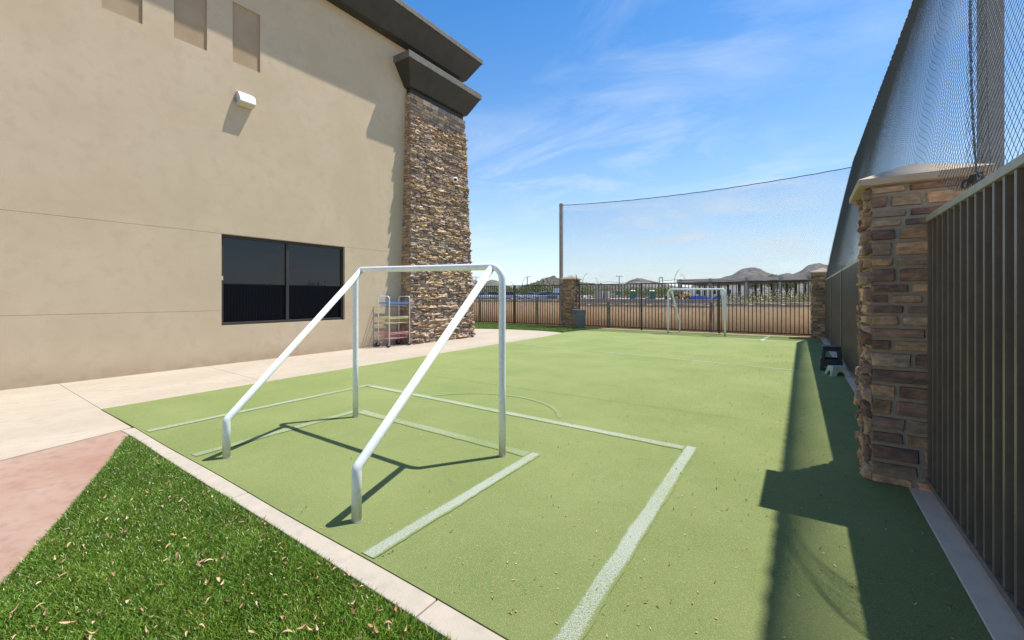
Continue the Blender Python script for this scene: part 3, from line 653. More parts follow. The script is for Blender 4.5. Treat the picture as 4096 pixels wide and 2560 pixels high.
# ================================================================== trash bin
tb = thing('trash_bin', 'round grey plastic rubbish bin in front of the shaded stone pillar', 'bin', (-7.56, 16.2, 0))
n = 40
pr = [(.215,0),(.222,.02),(.248,.52),(.252,.53),(.262,.54),(.266,.60),(.272,.73),(.285,.735),(.287,.765),(.275,.77),(.262,.762),(.245,.55),(.205,.03)]
MB().lathe(pr, (-7.56,16.2,.01), n).build('body', m_bin, tb, smooth=True)
for a in (R(-100), R(80)):
    ux, uy = math.cos(a), math.sin(a); c = Vector((-7.56+ux*.272, 16.2+uy*.272, .64)); t = Vector((-uy, ux, 0))
    h = MB().tube([tuple(c-t*.06+Vector((0,0,.05))), tuple(c-t*.06+Vector((ux*.035,uy*.035,-.02))), tuple(c+t*.06+Vector((ux*.035,uy*.035,-.02))), tuple(c+t*.06+Vector((0,0,.05)))], .014, 6)
    h.build('handle', m_bin, tb)
for k in range(12):
    a = k/12*6.283; rb = MB(); rb.tube([(-7.56+math.cos(a)*.268, 16.2+math.sin(a)*.268, .56), (-7.56+math.cos(a)*.276, 16.2+math.sin(a)*.276, .73)], .008, 5); rb.build('rim_rib', m_bin, tb)

# ================================================================== step stools
bs = thing('step_stool', 'tall black plastic step stool with open frame against the right fence', 'stool', (.425, 9.55, 0))
x0, x1, y0, y1, h = .30, .56, 9.40, 9.68, .43
MB().box(x0,x1,y0,y1,h-.04,h).build('seat', m_blackpl, bs, bevel=.012)
def stoolface(yb_, yt_, sgn):
    xl, xr = x0-.045, x1+.035
    def pt(x, z): # x in [0,1] across at height z
        t = z/(h-.04); a = xl+(x0+.005-xl)*t; b = xr+(x1-.005-xr)*t; return (a+(b-a)*x, yb_+(yt_-yb_)*t, z)
    def pan(a, b, z0, z1, th=.028):
        P_ = [pt(a,z0),pt(b,z0),pt(b,z1),pt(a,z1)]; Q = [(p[0],p[1]+sgn*th,p[2]) for p in P_]
        fm.add(P_+Q, [(0,1,2,3),(7,6,5,4),(0,4,5,1),(1,5,6,2),(2,6,7,3),(3,7,4,0)])
    fm = MB(); pan(0,.18,.0,h-.04); pan(.82,1,.0,h-.04); pan(.18,.82,h-.085,h-.04); pan(.18,.82,.08,.21)
    fm.build('leg_frame', m_blackpl, bs, bevel=.006)
stoolface(y0-.06, y0+.004, 1); stoolface(y1+.06, y1-.004, -1)
MB().box(x0-.03,x0+.0,y0-.02,y1+.02,.20,.23).box(x0-.038,x0-.012,y0+.02,y1-.02,.0,.20).build('side_panel', m_blackpl, bs, bevel=.004)
gs = thing('step_stool', 'low pale green plastic stool sitting in front of the black stool', 'stool', (.48, 8.93, 0), R(22))
gb = MB()
def greenstool():
    a, b, hh = .135, .12, .155
    # arched shell: four legs and top
    MBt = MB(); k = .72
    ns = 16
    def side(p0, p1, q0, q1):     # bottom edge p0-p1, top edge q0-q1 with arch cut
        th = []
        V = []; Fc = []
        for i in range(ns+1):
            s = i/ns; base = [p0[j]+(p1[j]-p0[j])*s for j in range(3)]; top = [q0[j]+(q1[j]-q0[j])*s for j in range(3)]
            u = (s-.5)/.24; zc = .0 if abs(u) >= 1 else .52*math.sqrt(1-u*u)
            lowp = [base[j]+(top[j]-base[j])*zc for j in range(3)]
            V += [tuple(lowp), tuple(top)]
        for i in range(ns): Fc.append((2*i, 2*i+2, 2*i+3, 2*i+1))
        MBt.add(V, Fc)
    bt = [(-a,-b,0),(a,-b,0),(a,b,0),(-a,b,0)]; tp = [(x*k, y*k, hh) for x, y, _ in bt]
    for i in range(4): side(bt[i], bt[(i+1) % 4], tp[i], tp[(i+1) % 4])
    MBt.add(tp, [(0,1,2,3)])
    return MBt
ns = 9
g_ = greenstool(); V_ = np.concatenate(g_.v); g_.v = [V_]; 
off = np.array(WL[gs]); g_.v = [V_+off]
o = g_.build('seat', m_greenpl, gs); sm = o.modifiers.new('solid', 'SOLIDIFY'); sm.thickness = .008
for (sx_, sy_) in ((-1,-1),(1,-1),(1,1),(-1,1)):
    lip = MB(); lip.box(.48+sx_*.135-.03, .48+sx_*.135+.03, 8.93+sy_*.12-.027, 8.93+sy_*.12+.027, .001, .013); lip.build('foot_flange', m_greenpl, gs, bevel=.004)

# ================================================================== leaves & litter
def leafgeo(mb, c, L, w, yaw, tilt, curl, col, z):
    n = 5; V = []
    for i in range(n+1):
        s = i/n; ww = w*math.sin(math.pi*min(1, s*.92+.05))**.8; x = (s-.5)*L; zz_ = curl*(s-.5)**2*L*2+x*math.sin(tilt)
        for q in (-1, 0, 1): V.append((x, q*ww/2, zz_+abs(q)*ww*.25))
    cy, sy = math.cos(yaw), math.sin(yaw)
    V = [(c[0]+x*cy-y*sy, c[1]+x*sy+y*cy, z+q) for x, y, q in V]
    mb.add(V, [(3*i+j, 3*i+j+1, 3*i+j+4, 3*i+j+3) for i in range(n) for j in range(2)], col)
def inside(p, poly):
    r_ = False; j = len(poly)-1
    for i in range(len(poly)):
        a, b = poly[i], poly[j]
        if (a[1] > p[1]) != (b[1] > p[1]) and p[0] < (b[0]-a[0])*(p[1]-a[1])/(b[1]-a[1])+a[0]: r_ = not r_
        j = i
    return r_
leafcols = [(.22,.15,.12),(.45,.33,.26),(.50,.42,.38),(.62,.50,.40),(.40,.28,.20),(.75,.62,.50),(.30,.20,.15),(.60,.38,.20),(.7,.66,.6)]
cnt = 0; lit = MB()
vis = [(-4.6,1.30),(-1.0,1.22),(-2.45,.2),(-3.05,.36)]
while cnt < 150:
    x = random.uniform(-4.7, -1.0); y = random.uniform(.2, 1.33)
    if not inside((x, y), vis): continue
    if random.random() > .25+.75*(x+4.7)/3.4: continue
    m_ = MB(); leafgeo(m_, (0,0), random.uniform(.018,.044), random.uniform(.006,.013), random.uniform(0,6.28), random.uniform(-.4,.5), random.uniform(-.9,1.6), random.choice(leafcols), 0)
    o = m_.build('dry_leaf', m_leaf); o.location = (x, y, .022+random.uniform(-.006,.004)); WL[o] = Vector((0,0,0))
    tag(o, 'dry brown fallen leaf lying on the long green artificial grass', 'leaf', 'fallen leaves on the grass'); cnt += 1
for k in range(900):
    x = random.uniform(-4.9, -.9); y = random.uniform(.15, 1.36)
    if not inside((x, y), [(-5,1.32),(-.9,1.22),(-2.45,.1),(-3.05,.3)]): continue
    if random.random() > .15+.85*((x+5)/4)*(.4+.6*(y > kbot(x)-.25)): continue
    leafgeo(lit, (x, y), random.uniform(.006,.022), random.uniform(.002,.006), random.uniform(0,6.28), random.uniform(-.6,.6), random.uniform(-1,2), random.choice(leafcols), .02+random.uniform(-.012,.008))
for k in range(2600):        # crumbs on the pitch, thicker toward the right fence
    x = .55-abs(random.gauss(0, 1.7)); y = random.uniform(1.4, 12)
    if x < -6.3: continue
    leafgeo(lit, (x, y), random.uniform(.005,.021), random.uniform(.002,.008), random.uniform(0,6.28), random.uniform(-.1,.2), random.uniform(0,1.5), random.choice(leafcols), .012)
o = lit.build('leaf_litter', m_leaf); tag(o, kind='stuff')

# ================================================================== beyond the far fence
# tan windscreen fence
def windscreen(label, cols, z_top, y, posts):
    xs = cols; g = thing('windscreen_fence', label, 'fence', (xs[0], y, 0), 0, 'tan screened chain fences')
    n = 60; V = []; 
    for i in range(n+1):
        x = xs[0]+(xs[1]-xs[0])*i/n; w = .012*math.sin(x*7)+.01*math.sin(x*19); zt = z_top+.008*math.sin(x*5)
        V += [(x, y+w, -.06), (x, y-w*.6, zt*.5), (x, y+w*.3, zt)]
    o = MB().add(V, [(3*i+j, 3*i+j+3, 3*i+j+4, 3*i+j+1) for i in range(n) for j in range(2)]).build('screen_cloth', m_tan, g, smooth=True)
    s_ = o.modifiers.new('s', 'SOLIDIFY'); s_.thickness = .006
    MB().tube([(xs[0],y+.04,z_top+.02),(xs[1],y+.04,z_top+.02)], .022, 8).build('top_pipe', m_galv, g)
    for p in posts: MB().tube([(p,y-.045,-.05),(p,y-.045,z_top+.10)], .058, 10).build('post', m_post, g)
windscreen('tan screened fence seen between the stone pier and shaded pillar', (-15.5,-8.7), 1.16, 17.75, [-13.9,-10.45])
windscreen('tan screened fence seen behind the left half of the far goal', (-8.6,-2.90), .995, 17.75, [-6.9,-2.855])
windscreen('tan screened fence right of the far goal up to the corner pillar', (-2.80,3.5), 1.06, 17.75, [])

# block wall and desert shrubs
m_block = M('block_wall', (.22,.20,.18), (.29,.265,.24), scale=1.5, rough=.95, bump=.5, bscale=14)
p0, p1 = P(2320, 50), P(3030, 34)
t = Vector((p1[0]-p0[0], p1[1]-p0[1])); L = t.length; t.normalize(); nn = Vector((-t.y, t.x)); g = thing('block_wall', 'low grey block wall running across the site beyond the tan fence', 'wall', (p0[0], p0[1], 0))
mid = ((p0[0]+p1[0])/2, (p0[1]+p1[1])/2); MB().obox(mid, t, nn, L/2, .1, -.1, 1.02).build('wall_face', m_block, g); MB().obox(mid, t, nn, L/2+.02, .13, 1.02, 1.08).build('coping', M('coping', (.33,.31,.28), None, rough=.9), g)

def leaves(mb, c, rad, n, size, cols, hollow=.35, seed=0):
    r_ = np.random.default_rng(seed); d = r_.normal(size=(n, 3)); d /= np.linalg.norm(d, axis=1, keepdims=True)
    rr = (hollow+(1-hollow)*r_.random(n)**.5)
    lob = 1+.28*np.sin(d[:,0]*5+seed)*np.sin(d[:,1]*4+seed*2)+.2*np.sin(d[:,2]*7+seed)
    p = np.array(c)+d*(rr*lob)[:, None]*np.array(rad)
    a = r_.normal(size=(n, 3)); a /= np.linalg.norm(a, axis=1, keepdims=True); b = np.cross(a, r_.normal(size=(n, 3))); b /= np.linalg.norm(b, axis=1, keepdims=True)
    s = size*r_.uniform(.5, 1.3, n)[:, None]
    V = np.stack([p-a*s, p-b*s*.5, p+a*s, p+b*s*.5], 1).reshape(-1, 3)
    col = np.array(cols)[r_.integers(0, len(cols), n)]*r_.uniform(.7, 1.3, (n, 1))
    mb.add(V, [tuple(range(4*i, 4*i+4)) for i in range(n)], np.repeat(col, 4, 0))
m_fol = M('foliage', (.9,.9,.9), None, rough=.7, tone=1.0, spec=.2)
m_bark = M('bark', (.14,.11,.08), (.20,.16,.12), scale=8, rough=.95)
GREEN = [(.07,.13,.03),(.10,.17,.04),(.13,.20,.06)]; PALO = [(.20,.24,.08),(.16,.20,.07),(.26,.28,.11)]; DRY = [(.36,.33,.17),(.28,.26,.13),(.44,.40,.24)]; SAGE = [(.13,.14,.08),(.17,.17,.10)]
def make_tree(name, label, cat, h, rad, cols, n, size, seed, group, trunk=True):
    g = thing(name, label, cat, (0,0,0), 0, group); cr = MB()
    for k in range(5):
        a = k*1.26+seed; q = .45*rad; leaves(cr, (q*math.cos(a), q*math.sin(a), h-rad*.55+.25*rad*math.sin(k*2.1)), (rad*.62, rad*.62, rad*.5), n//5, size, cols, seed=seed*7+k)
    cr.build('crown', m_fol, g); tr = MB()
    for k in range(4):
        a = k*1.6+seed; tr.tube([(0.03*k,0,-.1),(.1*rad*math.cos(a),.1*rad*math.sin(a),(h-rad)*.5),(.5*rad*math.cos(a),.5*rad*math.sin(a),h-rad*.5)], [.035*h,.025*h,.01*h], 6)
    tr.build('trunk', m_bark, g); return g
used = {}
def place(proto, x, y, rz, label, group=None, z=None, s=1):
    if proto.name in used: o = copy_tree(proto)
    else: o = proto; used[proto.name] = 1
    o.location = (x, y, terr(x, y) if z is None else z); o.rotation_euler = (0,0,rz); o.scale = (s,s,s); o['label'] = label
    return o
dry = make_tree('dry_shrub', '', 'shrub', 1.0, .62, DRY, 900, .035, 3, 'dry shrubs behind the tan fence')
for k in range(17):
    x, y = P(2935+k*21, 20.5+(k % 3)*1.6); o = place(dry, x, y, k*1.3, 'dry straw coloured shrub behind the tan fence, right of the far goal', z=-.05, s=1.36+.12*math.sin(k*2.3))
twig = make_tree('young_tree', '', 'tree', 2.15, .55, [(.24,.25,.12),(.32,.32,.17)], 260, .04, 5, None)
place(twig, *P(3255, 27), .4, 'sparse yellow green young tree beside the corner pillar, under the canopy roof', z=-.05, s=1.1)
tw2 = make_tree('young_tree', '', 'tree', 3.1, .7, [(.16,.20,.08),(.28,.28,.14)], 260, .045, 8, None)
place(tw2, 2.25, 18.6, 1.0, 'thin twiggy tree rising above the corner pillar behind the net', z=-.05)
# shrubs outside the right fence (they show in the window glass)
rs = make_tree('desert_bush', '', 'bush', 2.1, .9, SAGE+PALO, 900, .05, 11, None)
rl = ['olive desert bush behind the right fence, nearest the camera', 'olive desert bush behind the right fence, just past the near pillar', 'olive desert bush behind the right fence, halfway along', 'olive desert bush behind the right fence, near the corner']
for k, (x, y) in enumerate([(4.2,2.2),(5.0,7.4),(4.4,11.0),(5.6,14.8)]): place(rs, x, y, k*1.1, rl[k], z=-.05, s=.9+.1*(k % 2))

# desert trees behind the car park and site
pv_ = make_tree('desert_tree', '', 'tree', 3.4, 2.2, PALO, 1300, .16, 17, 'pale desert trees behind the car park and work site')
pos_ = [(1898,120),(1940,112),(1985,118),(2025,104),(2068,112),(2092,100),(2118,106),(2150,98),(2190,103),(2226,110),(2329,88),(2362,140),(2420,150),(2512,135),(2540,128),(2575,138),(2605,122),(2640,130),(2664,112),(2690,140)]
for k, (c_, d) in enumerate(pos_):
    x, y = P(c_, d); place(pv_, x, y, k*.9, 'pale green desert tree among the others in the distance behind the far fence', s=.75+.3*((k*7) % 5)/5)
gt = make_tree('green_tree', '', 'tree', 4.6, 2.1, GREEN, 1500, .17, 23, 'dark green trees behind the canopy')
for k, (c_, d, s, lb) in enumerate([(2800,104,.95,'green tree top showing above the white trailer, left one'),(2872,106,.95,'green tree top showing above the white trailer, right one'),(3012,96,.98,'rounded dark green tree just right of the white trailer'),(3098,84,.98,'dark green tree in the middle of the canopy columns'),(3152,88,.85,'rounded green tree left of the orange loader')]):
    x, y = P(c_, d); place(gt, x, y, k*1.7, lb, s=s)

# steel canopy
m_roofm = M('canopy_roof', (.50,.45,.38), (.56,.51,.43), scale=3, rough=.8)
m_steel = M('canopy_steel', (.055,.045,.04), (.08,.065,.055), scale=3, rough=.6); m_steelg = M('canopy_steel_grey', (.24,.25,.26), None, rough=.5)
a_, b_ = P(2706, 76), P(3300, 60); t = Vector((b_[0]-a_[0], b_[1]-a_[1])); L = t.length; t.normalize(); nn = Vector((-t.y, t.x))
if nn.dot(Vector(FW)) < 0: nn = -nn
g = thing('shade_canopy', 'long flat roofed steel shade canopy beyond the site on the right', 'canopy', (a_[0], a_[1], 0))
def cpt(s, q): return (a_[0]+t.x*s+nn.x*q, a_[1]+t.y*s+nn.y*q)
MB().obox(cpt(L/2, 6), t, nn, L/2, 6, 3.75, 4.30).build('roof', m_roofm, g); MB().obox(cpt(L/2, 6), t, nn, L/2-.1, 5.8, 3.45, 3.749).build('roof_beam', m_steel, g)
for c_ in (2720, 2840, 2985, 3122, 3236):
    # front columns, lighter and proud of the fascia
    lo_, hi_ = 0, L
    for _ in range(40):
        m__ = (lo_+hi_)/2; q = cpt(m__, -.2); dd = FW[0]*q[0]+FW[1]*q[1]; cc_ = 2048+1732*(RT[0]*q[0]+RT[1]*q[1])/dd
        if cc_ < c_: lo_ = m__
        else: hi_ = m__
    MB().obox(cpt(lo_, -.16), t, nn, .17, .15, .0, 4.34).build('column', m_steelg, g)
for c_ in (2783, 2819, 2876, 2912, 2956, 3023, 3046, 3086, 3148, 3184, 3222):
    lo_, hi_ = 0, L*1.2
    for _ in range(40):
        m__ = (lo_+hi_)/2; q = cpt(m__, 9); dd = FW[0]*q[0]+FW[1]*q[1]; cc_ = 2048+1732*(RT[0]*q[0]+RT[1]*q[1])/dd
        if cc_ < c_: lo_ = m__
        else: hi_ = m__
    MB().obox(cpt(lo_, 9), t, nn, .13, .12, .0, 3.449).build('column', m_steel, g)

# white site trailer
m_trailer = M('trailer_white', (.62,.62,.60), (.70,.70,.67), scale=1, rough=.6); m_blues = M('blue_sign', (.05,.08,.24), None, rough=.5)
a_, b_ = P(2768, 102), P(2996, 96); t = Vector((b_[0]-a_[0], b_[1]-a_[1])); L = t.length; t.normalize(); nn = Vector((-t.y, t.x))
g = thing('site_trailer', 'long white site office trailer behind the canopy columns', 'trailer', (a_[0], a_[1], 0))
c0 = ((a_[0]+b_[0])/2, (a_[1]+b_[1])/2); MB().obox(c0, t, nn, L/2, 1.4, 1.1, 3.62).build('body', m_trailer, g, bevel=.04); MB().obox(c0, t, nn, L/2+.05, 1.45, 3.62, 3.72).build('roof', m_roofm, g)
for s in (.12, .42, .68): MB().obox((a_[0]+t.x*L*s-nn.x*1.41, a_[1]+t.y*L*s-nn.y*1.41), t, nn, .28, .03, 1.9, 2.9).build('window', m_glass, g)
MB().obox((a_[0]+t.x*L*.37-nn.x*1.42, a_[1]+t.y*L*.37-nn.y*1.42), t, nn, .6, .03, 3.0, 3.5).build('sign_panel', m_blues, g)
MB().obox((b_[0]+t.x*.3, b_[1]+t.y*.3), t, nn, .28, .6, 1.1, 3.4).build('end_cabinet', m_trailer, g)
# blue tarpaulins
m_tarp = M('blue_tarp', (.010,.035,.15), (.022,.06,.22), scale=2.5, rough=1, spec=.05, bump=.3, bscale=6, bdist=.1)
def tarp(label, c0_, c1_, d, h):
    a_, b_ = P(c0_, d), P(c1_, d); V = []; n = 40; g = MB()
    for i in range(n+1):
        s = i/n; x = a_[0]+(b_[0]-a_[0])*s; y = a_[1]+(b_[1]-a_[1])*s; hh = h*(.62+.38*noise.noise(Vector((s*4+c0_, 0, 0)))+.10*math.sin(s*9+c0_))
        for q, (dy, z) in enumerate(((-1.0,.0),(-.55,hh*.55),(-.1,hh),(.3,hh*.9),(.9,.0))): V.append((x-FW[0]*-dy*.8, y+FW[1]*dy*.8, .62+z+.06*noise.noise(Vector((s*20, q, c0_)))))
    g.add(V, [(5*i+j, 5*i+5+j, 5*i+6+j, 5*i+1+j) for i in range(n) for j in range(4)])
    o = g.build('blue_tarp', m_tarp, smooth=True); tag(o, label, 'tarp', 'blue plastic tarps spread on the work site')
tarp('blue tarp on the ground under the yellow backhoe', 2695, 2752, 66, .55); tarp('large crumpled blue tarp before the white trailer', 2757, 2890, 60, 1.15)
tarp('blue tarp before the canopy, seen through the right goal post', 2893, 2972, 61, 1.15); tarp('blue tarp piled below the orange loader near the corner pillar', 3140, 3245, 56, .95)
tarp('small blue tarp below the dark green box among the rubble', 2505, 2600, 92, .5)

# machines
m_yel = M('machine_yellow', (.45,.28,.06), (.60,.40,.10), scale=4, rough=.6); m_org = M('machine_orange', (.75,.38,.06), None, rough=.55); m_wht = M('sheet_white', (.75,.75,.72), None, rough=.6)
def machine(label, name, c_, d, s, hood, orient):
    x, y = P(c_, d); z = terr(x, y)
    g = thing(name, label, 'digger', (0,0,0), 0)
    b = MB(); b.prism([(-1.6,.55),(1.7,.55),(1.9,.9),(1.6,1.35),(.5,1.5),(.4,1.2),(-.6,1.2),(-1.0,1.5),(-1.6,1.2)], -.6, .6, 'y'); b.build('body', hood, g, bevel=.04)
    MB().prism([(.5,1.3),(1.0,1.72),(1.9,1.35),(2.0,1.05)], -.5, .5, 'y').build('bonnet_cover', m_wht, g)
    c2 = MB(); [c2.box(xx-.05,xx+.05,yy_-.05,yy_+.05,1.2,2.25) for xx in (-.9,.3) for yy_ in (-.5,.5)]; c2.build('cab_frame', m_dark, g); MB().box(-1.1,.5,-.65,.65,2.25,2.33).build('cab_roof', hood, g)
    for xx, r_ in ((-1.0,.62),(1.25,.45)):
        for yy_ in (-.75,.6): w = MB().tube([(xx,yy_,r_),(xx,yy_+.28,r_)], r_, 18).build('wheel', m_rubber, g); MB().tube([(xx,yy_-.01,r_),(xx,yy_+.29,r_)], r_*.45, 12).build('rim', hood, w)
    MB().tube([(-1.5,0,1.2),(-2.3,0,2.0),(-2.9,0,.9)], .12, 6).build('arm', hood, g); MB().prism([(-3.1,.1),(-2.6,.2),(-2.7,.8),(-3.05,.95)], -.35, .35, 'y').build('bucket', m_dark, g)
    MB().prism([(1.9,.35),(2.5,.05),(2.6,.15),(2.35,.8),(2.1,.9)], -.8, .8, 'y').build('front_loader', hood, g)
    g.location = (x, y, z); g.rotation_euler = (0,0,orient); g.scale = (s,s,s)
machine('yellow backhoe with a white cover on its bonnet, behind the far goal', 'backhoe', 2722, 71, .82, m_yel, R(30))
machine('orange front loader seen near the corner pillar under the canopy', 'loader', 3192, 68, .62, m_org, R(10))
tp_ = thing('timber_stack', 'stack of brown timber frames before the end of the trailer', 'timber', (0,0,0)); m_tim = M('timber', (.30,.15,.07), (.38,.21,.10), scale=8, rough=.85)
for k in range(5): MB().box(-1.2+k*.5,-1.08+k*.5,-.4,.4,0,1.1+.35*math.sin(k*2)).build('upright', m_tim, tp_)
for k in range(3): MB().box(-1.4,1.2,-.3+k*.2,-.2+k*.2,.35+k*.32,.43+k*.32).build('cross_board', m_tim, tp_)
x, y = P(2934, 69); tp_.location = (x, y, terr(x, y)+.1)

# portable toilets
m_pg = M('toilet_green', (.02,.15,.09), (.03,.18,.11), scale=2, rough=.5); m_pw = M('toilet_roof', (.72,.76,.74), None, rough=.4)
pt = thing('portable_toilet', '', 'toilet', (0,0,0), 0, 'green portable toilets with white roofs')
MB().box(-.55,.55,-.55,.55,0,2.0).build('cabin', m_pg, pt, bevel=.03); MB().box(-.36,.36,-.575,-.552,.12,1.9).build('door', m_pg, pt, bevel=.01)
MB().rings([rect(-.58,.58,-.58,.58,2.0), rect(-.52,.52,-.52,.52,2.14), rect(-.3,.3,-.3,.3,2.26)]).build('roof', m_pw, pt, smooth=True); MB().box(.15,.22,-.6,-.576,.95,1.1).build('handle', m_dark, pt)
for (c_, d, lb) in ((2530, 98, 'green portable toilet with white roof, left of the three'), (2607, 98, 'green portable toilet with white roof, middle of the three'), (3007, 108, 'green portable toilet beside the right end of the white trailer')):
    x, y = P(c_, d); place(pt, x, y, R(30), lb, z=terr(x, y)-.25)
# stacked blocks, pallets, green container
m_cmu = M('concrete_blocks', (.26,.26,.255), (.36,.355,.345), scale=3, rough=.95, bump=.6, bscale=10)
for (c_, w, h, lb) in ((2397, .62, 1.35, 'left stack of grey concrete blocks beyond the far fence'), (2422, .55, 1.35, 'right stack of grey concrete blocks beyond the far fence')):
    x, y = P(c_, 62); g = thing('block_stack', lb, 'blocks', (x, y, 0), 0, 'stacks of grey concrete blocks')
    for k in range(3): MB().box(x-w+.03*k,x+w-.02*k,y-.4,y+.4,.45+k*.56,.99+k*.56).build('block_course', m_cmu, g, bevel=.02)
x, y = P(2476, 62); g = thing('skip_container', 'dark green metal container raised beside a light pole', 'container', (x, y, 0))
MB().rings([rect(x-.36,x+.36,y-.3,y+.3,1.55), rect(x-.42,x+.42,y-.36,y+.36,2.05)]).build('bucket', m_pg, g); MB().box(x-.05,x+.05,y-.05,y+.05,.3,1.55).build('stand', m_dark, g)
m_rub = M('rubble', (.50,.42,.33), (.62,.55,.46), scale=2, rough=.95)
rb = MB()
for k in range(70):
    c_ = random.uniform(2428, 2520); x, y = P(c_, 58+random.uniform(0,6)); s = random.uniform(.1,.28); rb.rings([[(x+s*math.cos(a+k), y+s*math.sin(a+k), .5+z) for a in (0,1.6,3.1,4.7)] for z in (0, s*.9, s*1.5)])
o = rb.build('rubble', m_rub); tag(o, kind='stuff')

# street and car park lights
def light_pole(kind, label, c_, row, H, side=1):
    d = 1732*(H+.8-1.3)/(1187-row); x, y = P(c_, d); z = terr(x, y)
    g = thing('street_lamp', label, 'lamp post', (x, y, z), 0, 'lamp posts in the distance beyond the far fence')
    lx, ly = RT
    if kind == 'curve':
        MB().tube([(x,y,z),(x,y,z+H*.72)], [.16,.12], 8).build('post', m_steelg, g)
        w = side*H*.13
        MB().tube([(x,y,z+H*.72),(x+lx*w*.3,y+ly*w*.3,z+H*.84),(x+lx*w*.8,y+ly*w*.8,z+H*.97),(x+lx*w*1.2,y+ly*w*1.2,z+H)], .08, 6).build('arm', m_steelg, g)
        e = (x+lx*w*1.35, y+ly*w*1.35); MB().obox(e, RT, FW, .35, .15, z+H-.06, z+H+.07).build('lamp_head', m_steelg, g)
    else:
        MB().box(x-.1,x+.1,y-.1,y+.1,z,z+H).build('post', m_dark, g)
        for s in ((-1, 1) if kind == 'double' else (side,)):
            e = (x+lx*s*.75, y+ly*s*.75); MB().obox(e, RT, FW, .48, .2, z+H-.1, z+H+.06).build('lamp_head', m_dark, g)
        MB().obox((x, y), RT, FW, .4, .05, z+H-.05, z+H+.01).build('cross_arm', m_dark, g)
light_pole('double', 'twin headed lamp post just right of the stone pier', 1903.7, 1108, 8)
light_pole('double', 'twin headed lamp post seen between the near goal tubes', 2009.6, 1122, 8)
light_pole('single', 'single headed lamp post, tallest above the rocky hill slope', 2109, 1106.5, 8, 1)
light_pole('single', 'single headed lamp post in front of the rocky hill top', 2175, 1112, 8, 1)
light_pole('curve', 'curved arm street lamp left of the rocky hill', 2090, 1110, 9, 1)
light_pole('curve', 'curved arm street lamp just right of the near goal post, arm to the left', 2053.5, 1128, 9, -1)
light_pole('double', 'twin headed lamp post over the grey block stacks', 2476.8, 1104, 8)
light_pole('curve', 'curved arm street lamp just right of the shaded pillar', 2331, 1095, 10, 1)
light_pole('curve', 'curved arm street lamp with arm to the left, above the block stacks', 2392.5, 1112, 9, -1)
light_pole('single', 'left of the two close single headed lamp posts before the canopy', 2637, 1112, 8, 1)
light_pole('single', 'right of the two close single headed lamp posts before the canopy', 2650.5, 1109, 8, -1)
light_pole('curve', 'tall curved arm street lamp at the left end of the canopy', 2699, 1080, 11, 1)
light_pole('curve', 'curved arm street lamp behind the canopy roof, arm to the left', 2741.6, 1098, 10, -1)

# ------------------------------------------------------------------ cars
m_cglass = M('car_glass', (.03,.035,.04), None, rough=.35, spec=.3)
m_car = {k: M('car_paint_'+k, c, None, rough=.4, spec=.4) for k, c in dict(white=(.85,.86,.86), silver=(.60,.62,.64), black=(.035,.035,.037), grey=(.20,.205,.21), blue=(.16,.19,.24), red=(.25,.04,.035)).items()}
def make_car(kind, suv):
    g = thing('parked_car', '', 'car', (0,0,0), 0, 'cars parked in the lot beyond the fence'); b = MB(); hh = 1.72 if suv else 1.46
    prof = [(-2.25,.35),(2.2,.35),(2.28,.62),(2.2,.88),(1.2,1.0),(-1.9 if suv else -1.2,1.02),(-2.2,.98),(-2.3,.6)]
    b.prism(prof, -.88, .88, 'y'); b.build('body', m_car[kind], g, bevel=.06)
    top = [(1.05,1.0),(.35,hh-.03),(-.2,hh),(-1.5 if suv else -.9,hh-.03),(-2.05 if suv else -1.75,1.0)]
    V = []; 
    for y, k in ((-.80,1),(.80,1)): V += [(x, y*(1 if z < 1.1 else .84), z) for x, z in top]
    n = 5; MB().add(V, [tuple(range(n)), tuple(range(2*n-1, n-1, -1))]+[(i+n, (i+1) % n+n, (i+1) % n, i) for i in range(n)]).build('windows', m_cglass, g)
    MB().box(-1.45 if suv else -.85, .3, -.66, .66, hh-.02, hh+.025).build('roof', m_car[kind], g, bevel=.02)
    for x in (-1.4, 1.4):
        for y in (-.9, .7): w = MB().tube([(x,y,.34),(x,y+.2,.34)], .34, 14).build('wheel', m_rubber, g); MB().tube([(x,y-.01,.34),(x,y+.21,.34)], .2, 10).build('rim', m_alu, w)
    for y in (-.62, .62): MB().box(2.18,2.27,y-.18,y+.18,.66,.80).build('headlight', m_pw, g)
    MB().box(2.24,2.30,-.7,.7,.38,.5).build('bumper', m_dark, g)
    return g
protos = {}
carlist = [(1900,98,'white'),(1921,101,'white'),(1936,97,'silver'),(1950,103,'silver'),(1957,98,'white'),(1972,104,'white'),(1984,97,'silver'),(1998,100,'black'),(2010,104,'white'),(2046,96,'silver'),(2064,99,'black'),(2130,92,'white'),(2142,95,'blue'),(2160,88,'silver'),(2178,80,'silver'),(2196,81,'white'),(2214,78,'blue'),(2232,80,'silver'),(2243,92,'white'),(2318,118,'white'),(2335,120,'silver')]
seen_c = {}
for k, (c_, d, kd) in enumerate(carlist):
    suv = (k*5) % 3 == 0; key = (kd, suv)
    if key not in protos: protos[key] = make_car(kd, suv)
    x, y = P(c_, d); nb = 'left of the near goal post' if c_ < 2020 else ('left of the shaded stone pillar' if c_ < 2260 else 'right of the shaded stone pillar')
    ki = 'tall' if suv else 'low'; i_ = seen_c.get((kd, suv, nb), 0); seen_c[(kd, suv, nb)] = i_+1
    place(protos[key], x, y, R(35+20*math.sin(k*2.7))+(R(90) if k % 3 == 1 else 0), f'{ki} {kd} parked car, '+('' if i_ == 0 else ('the second one ' if i_ == 1 else 'the third one '))+nb, z=.68 if d > 85 else .55)
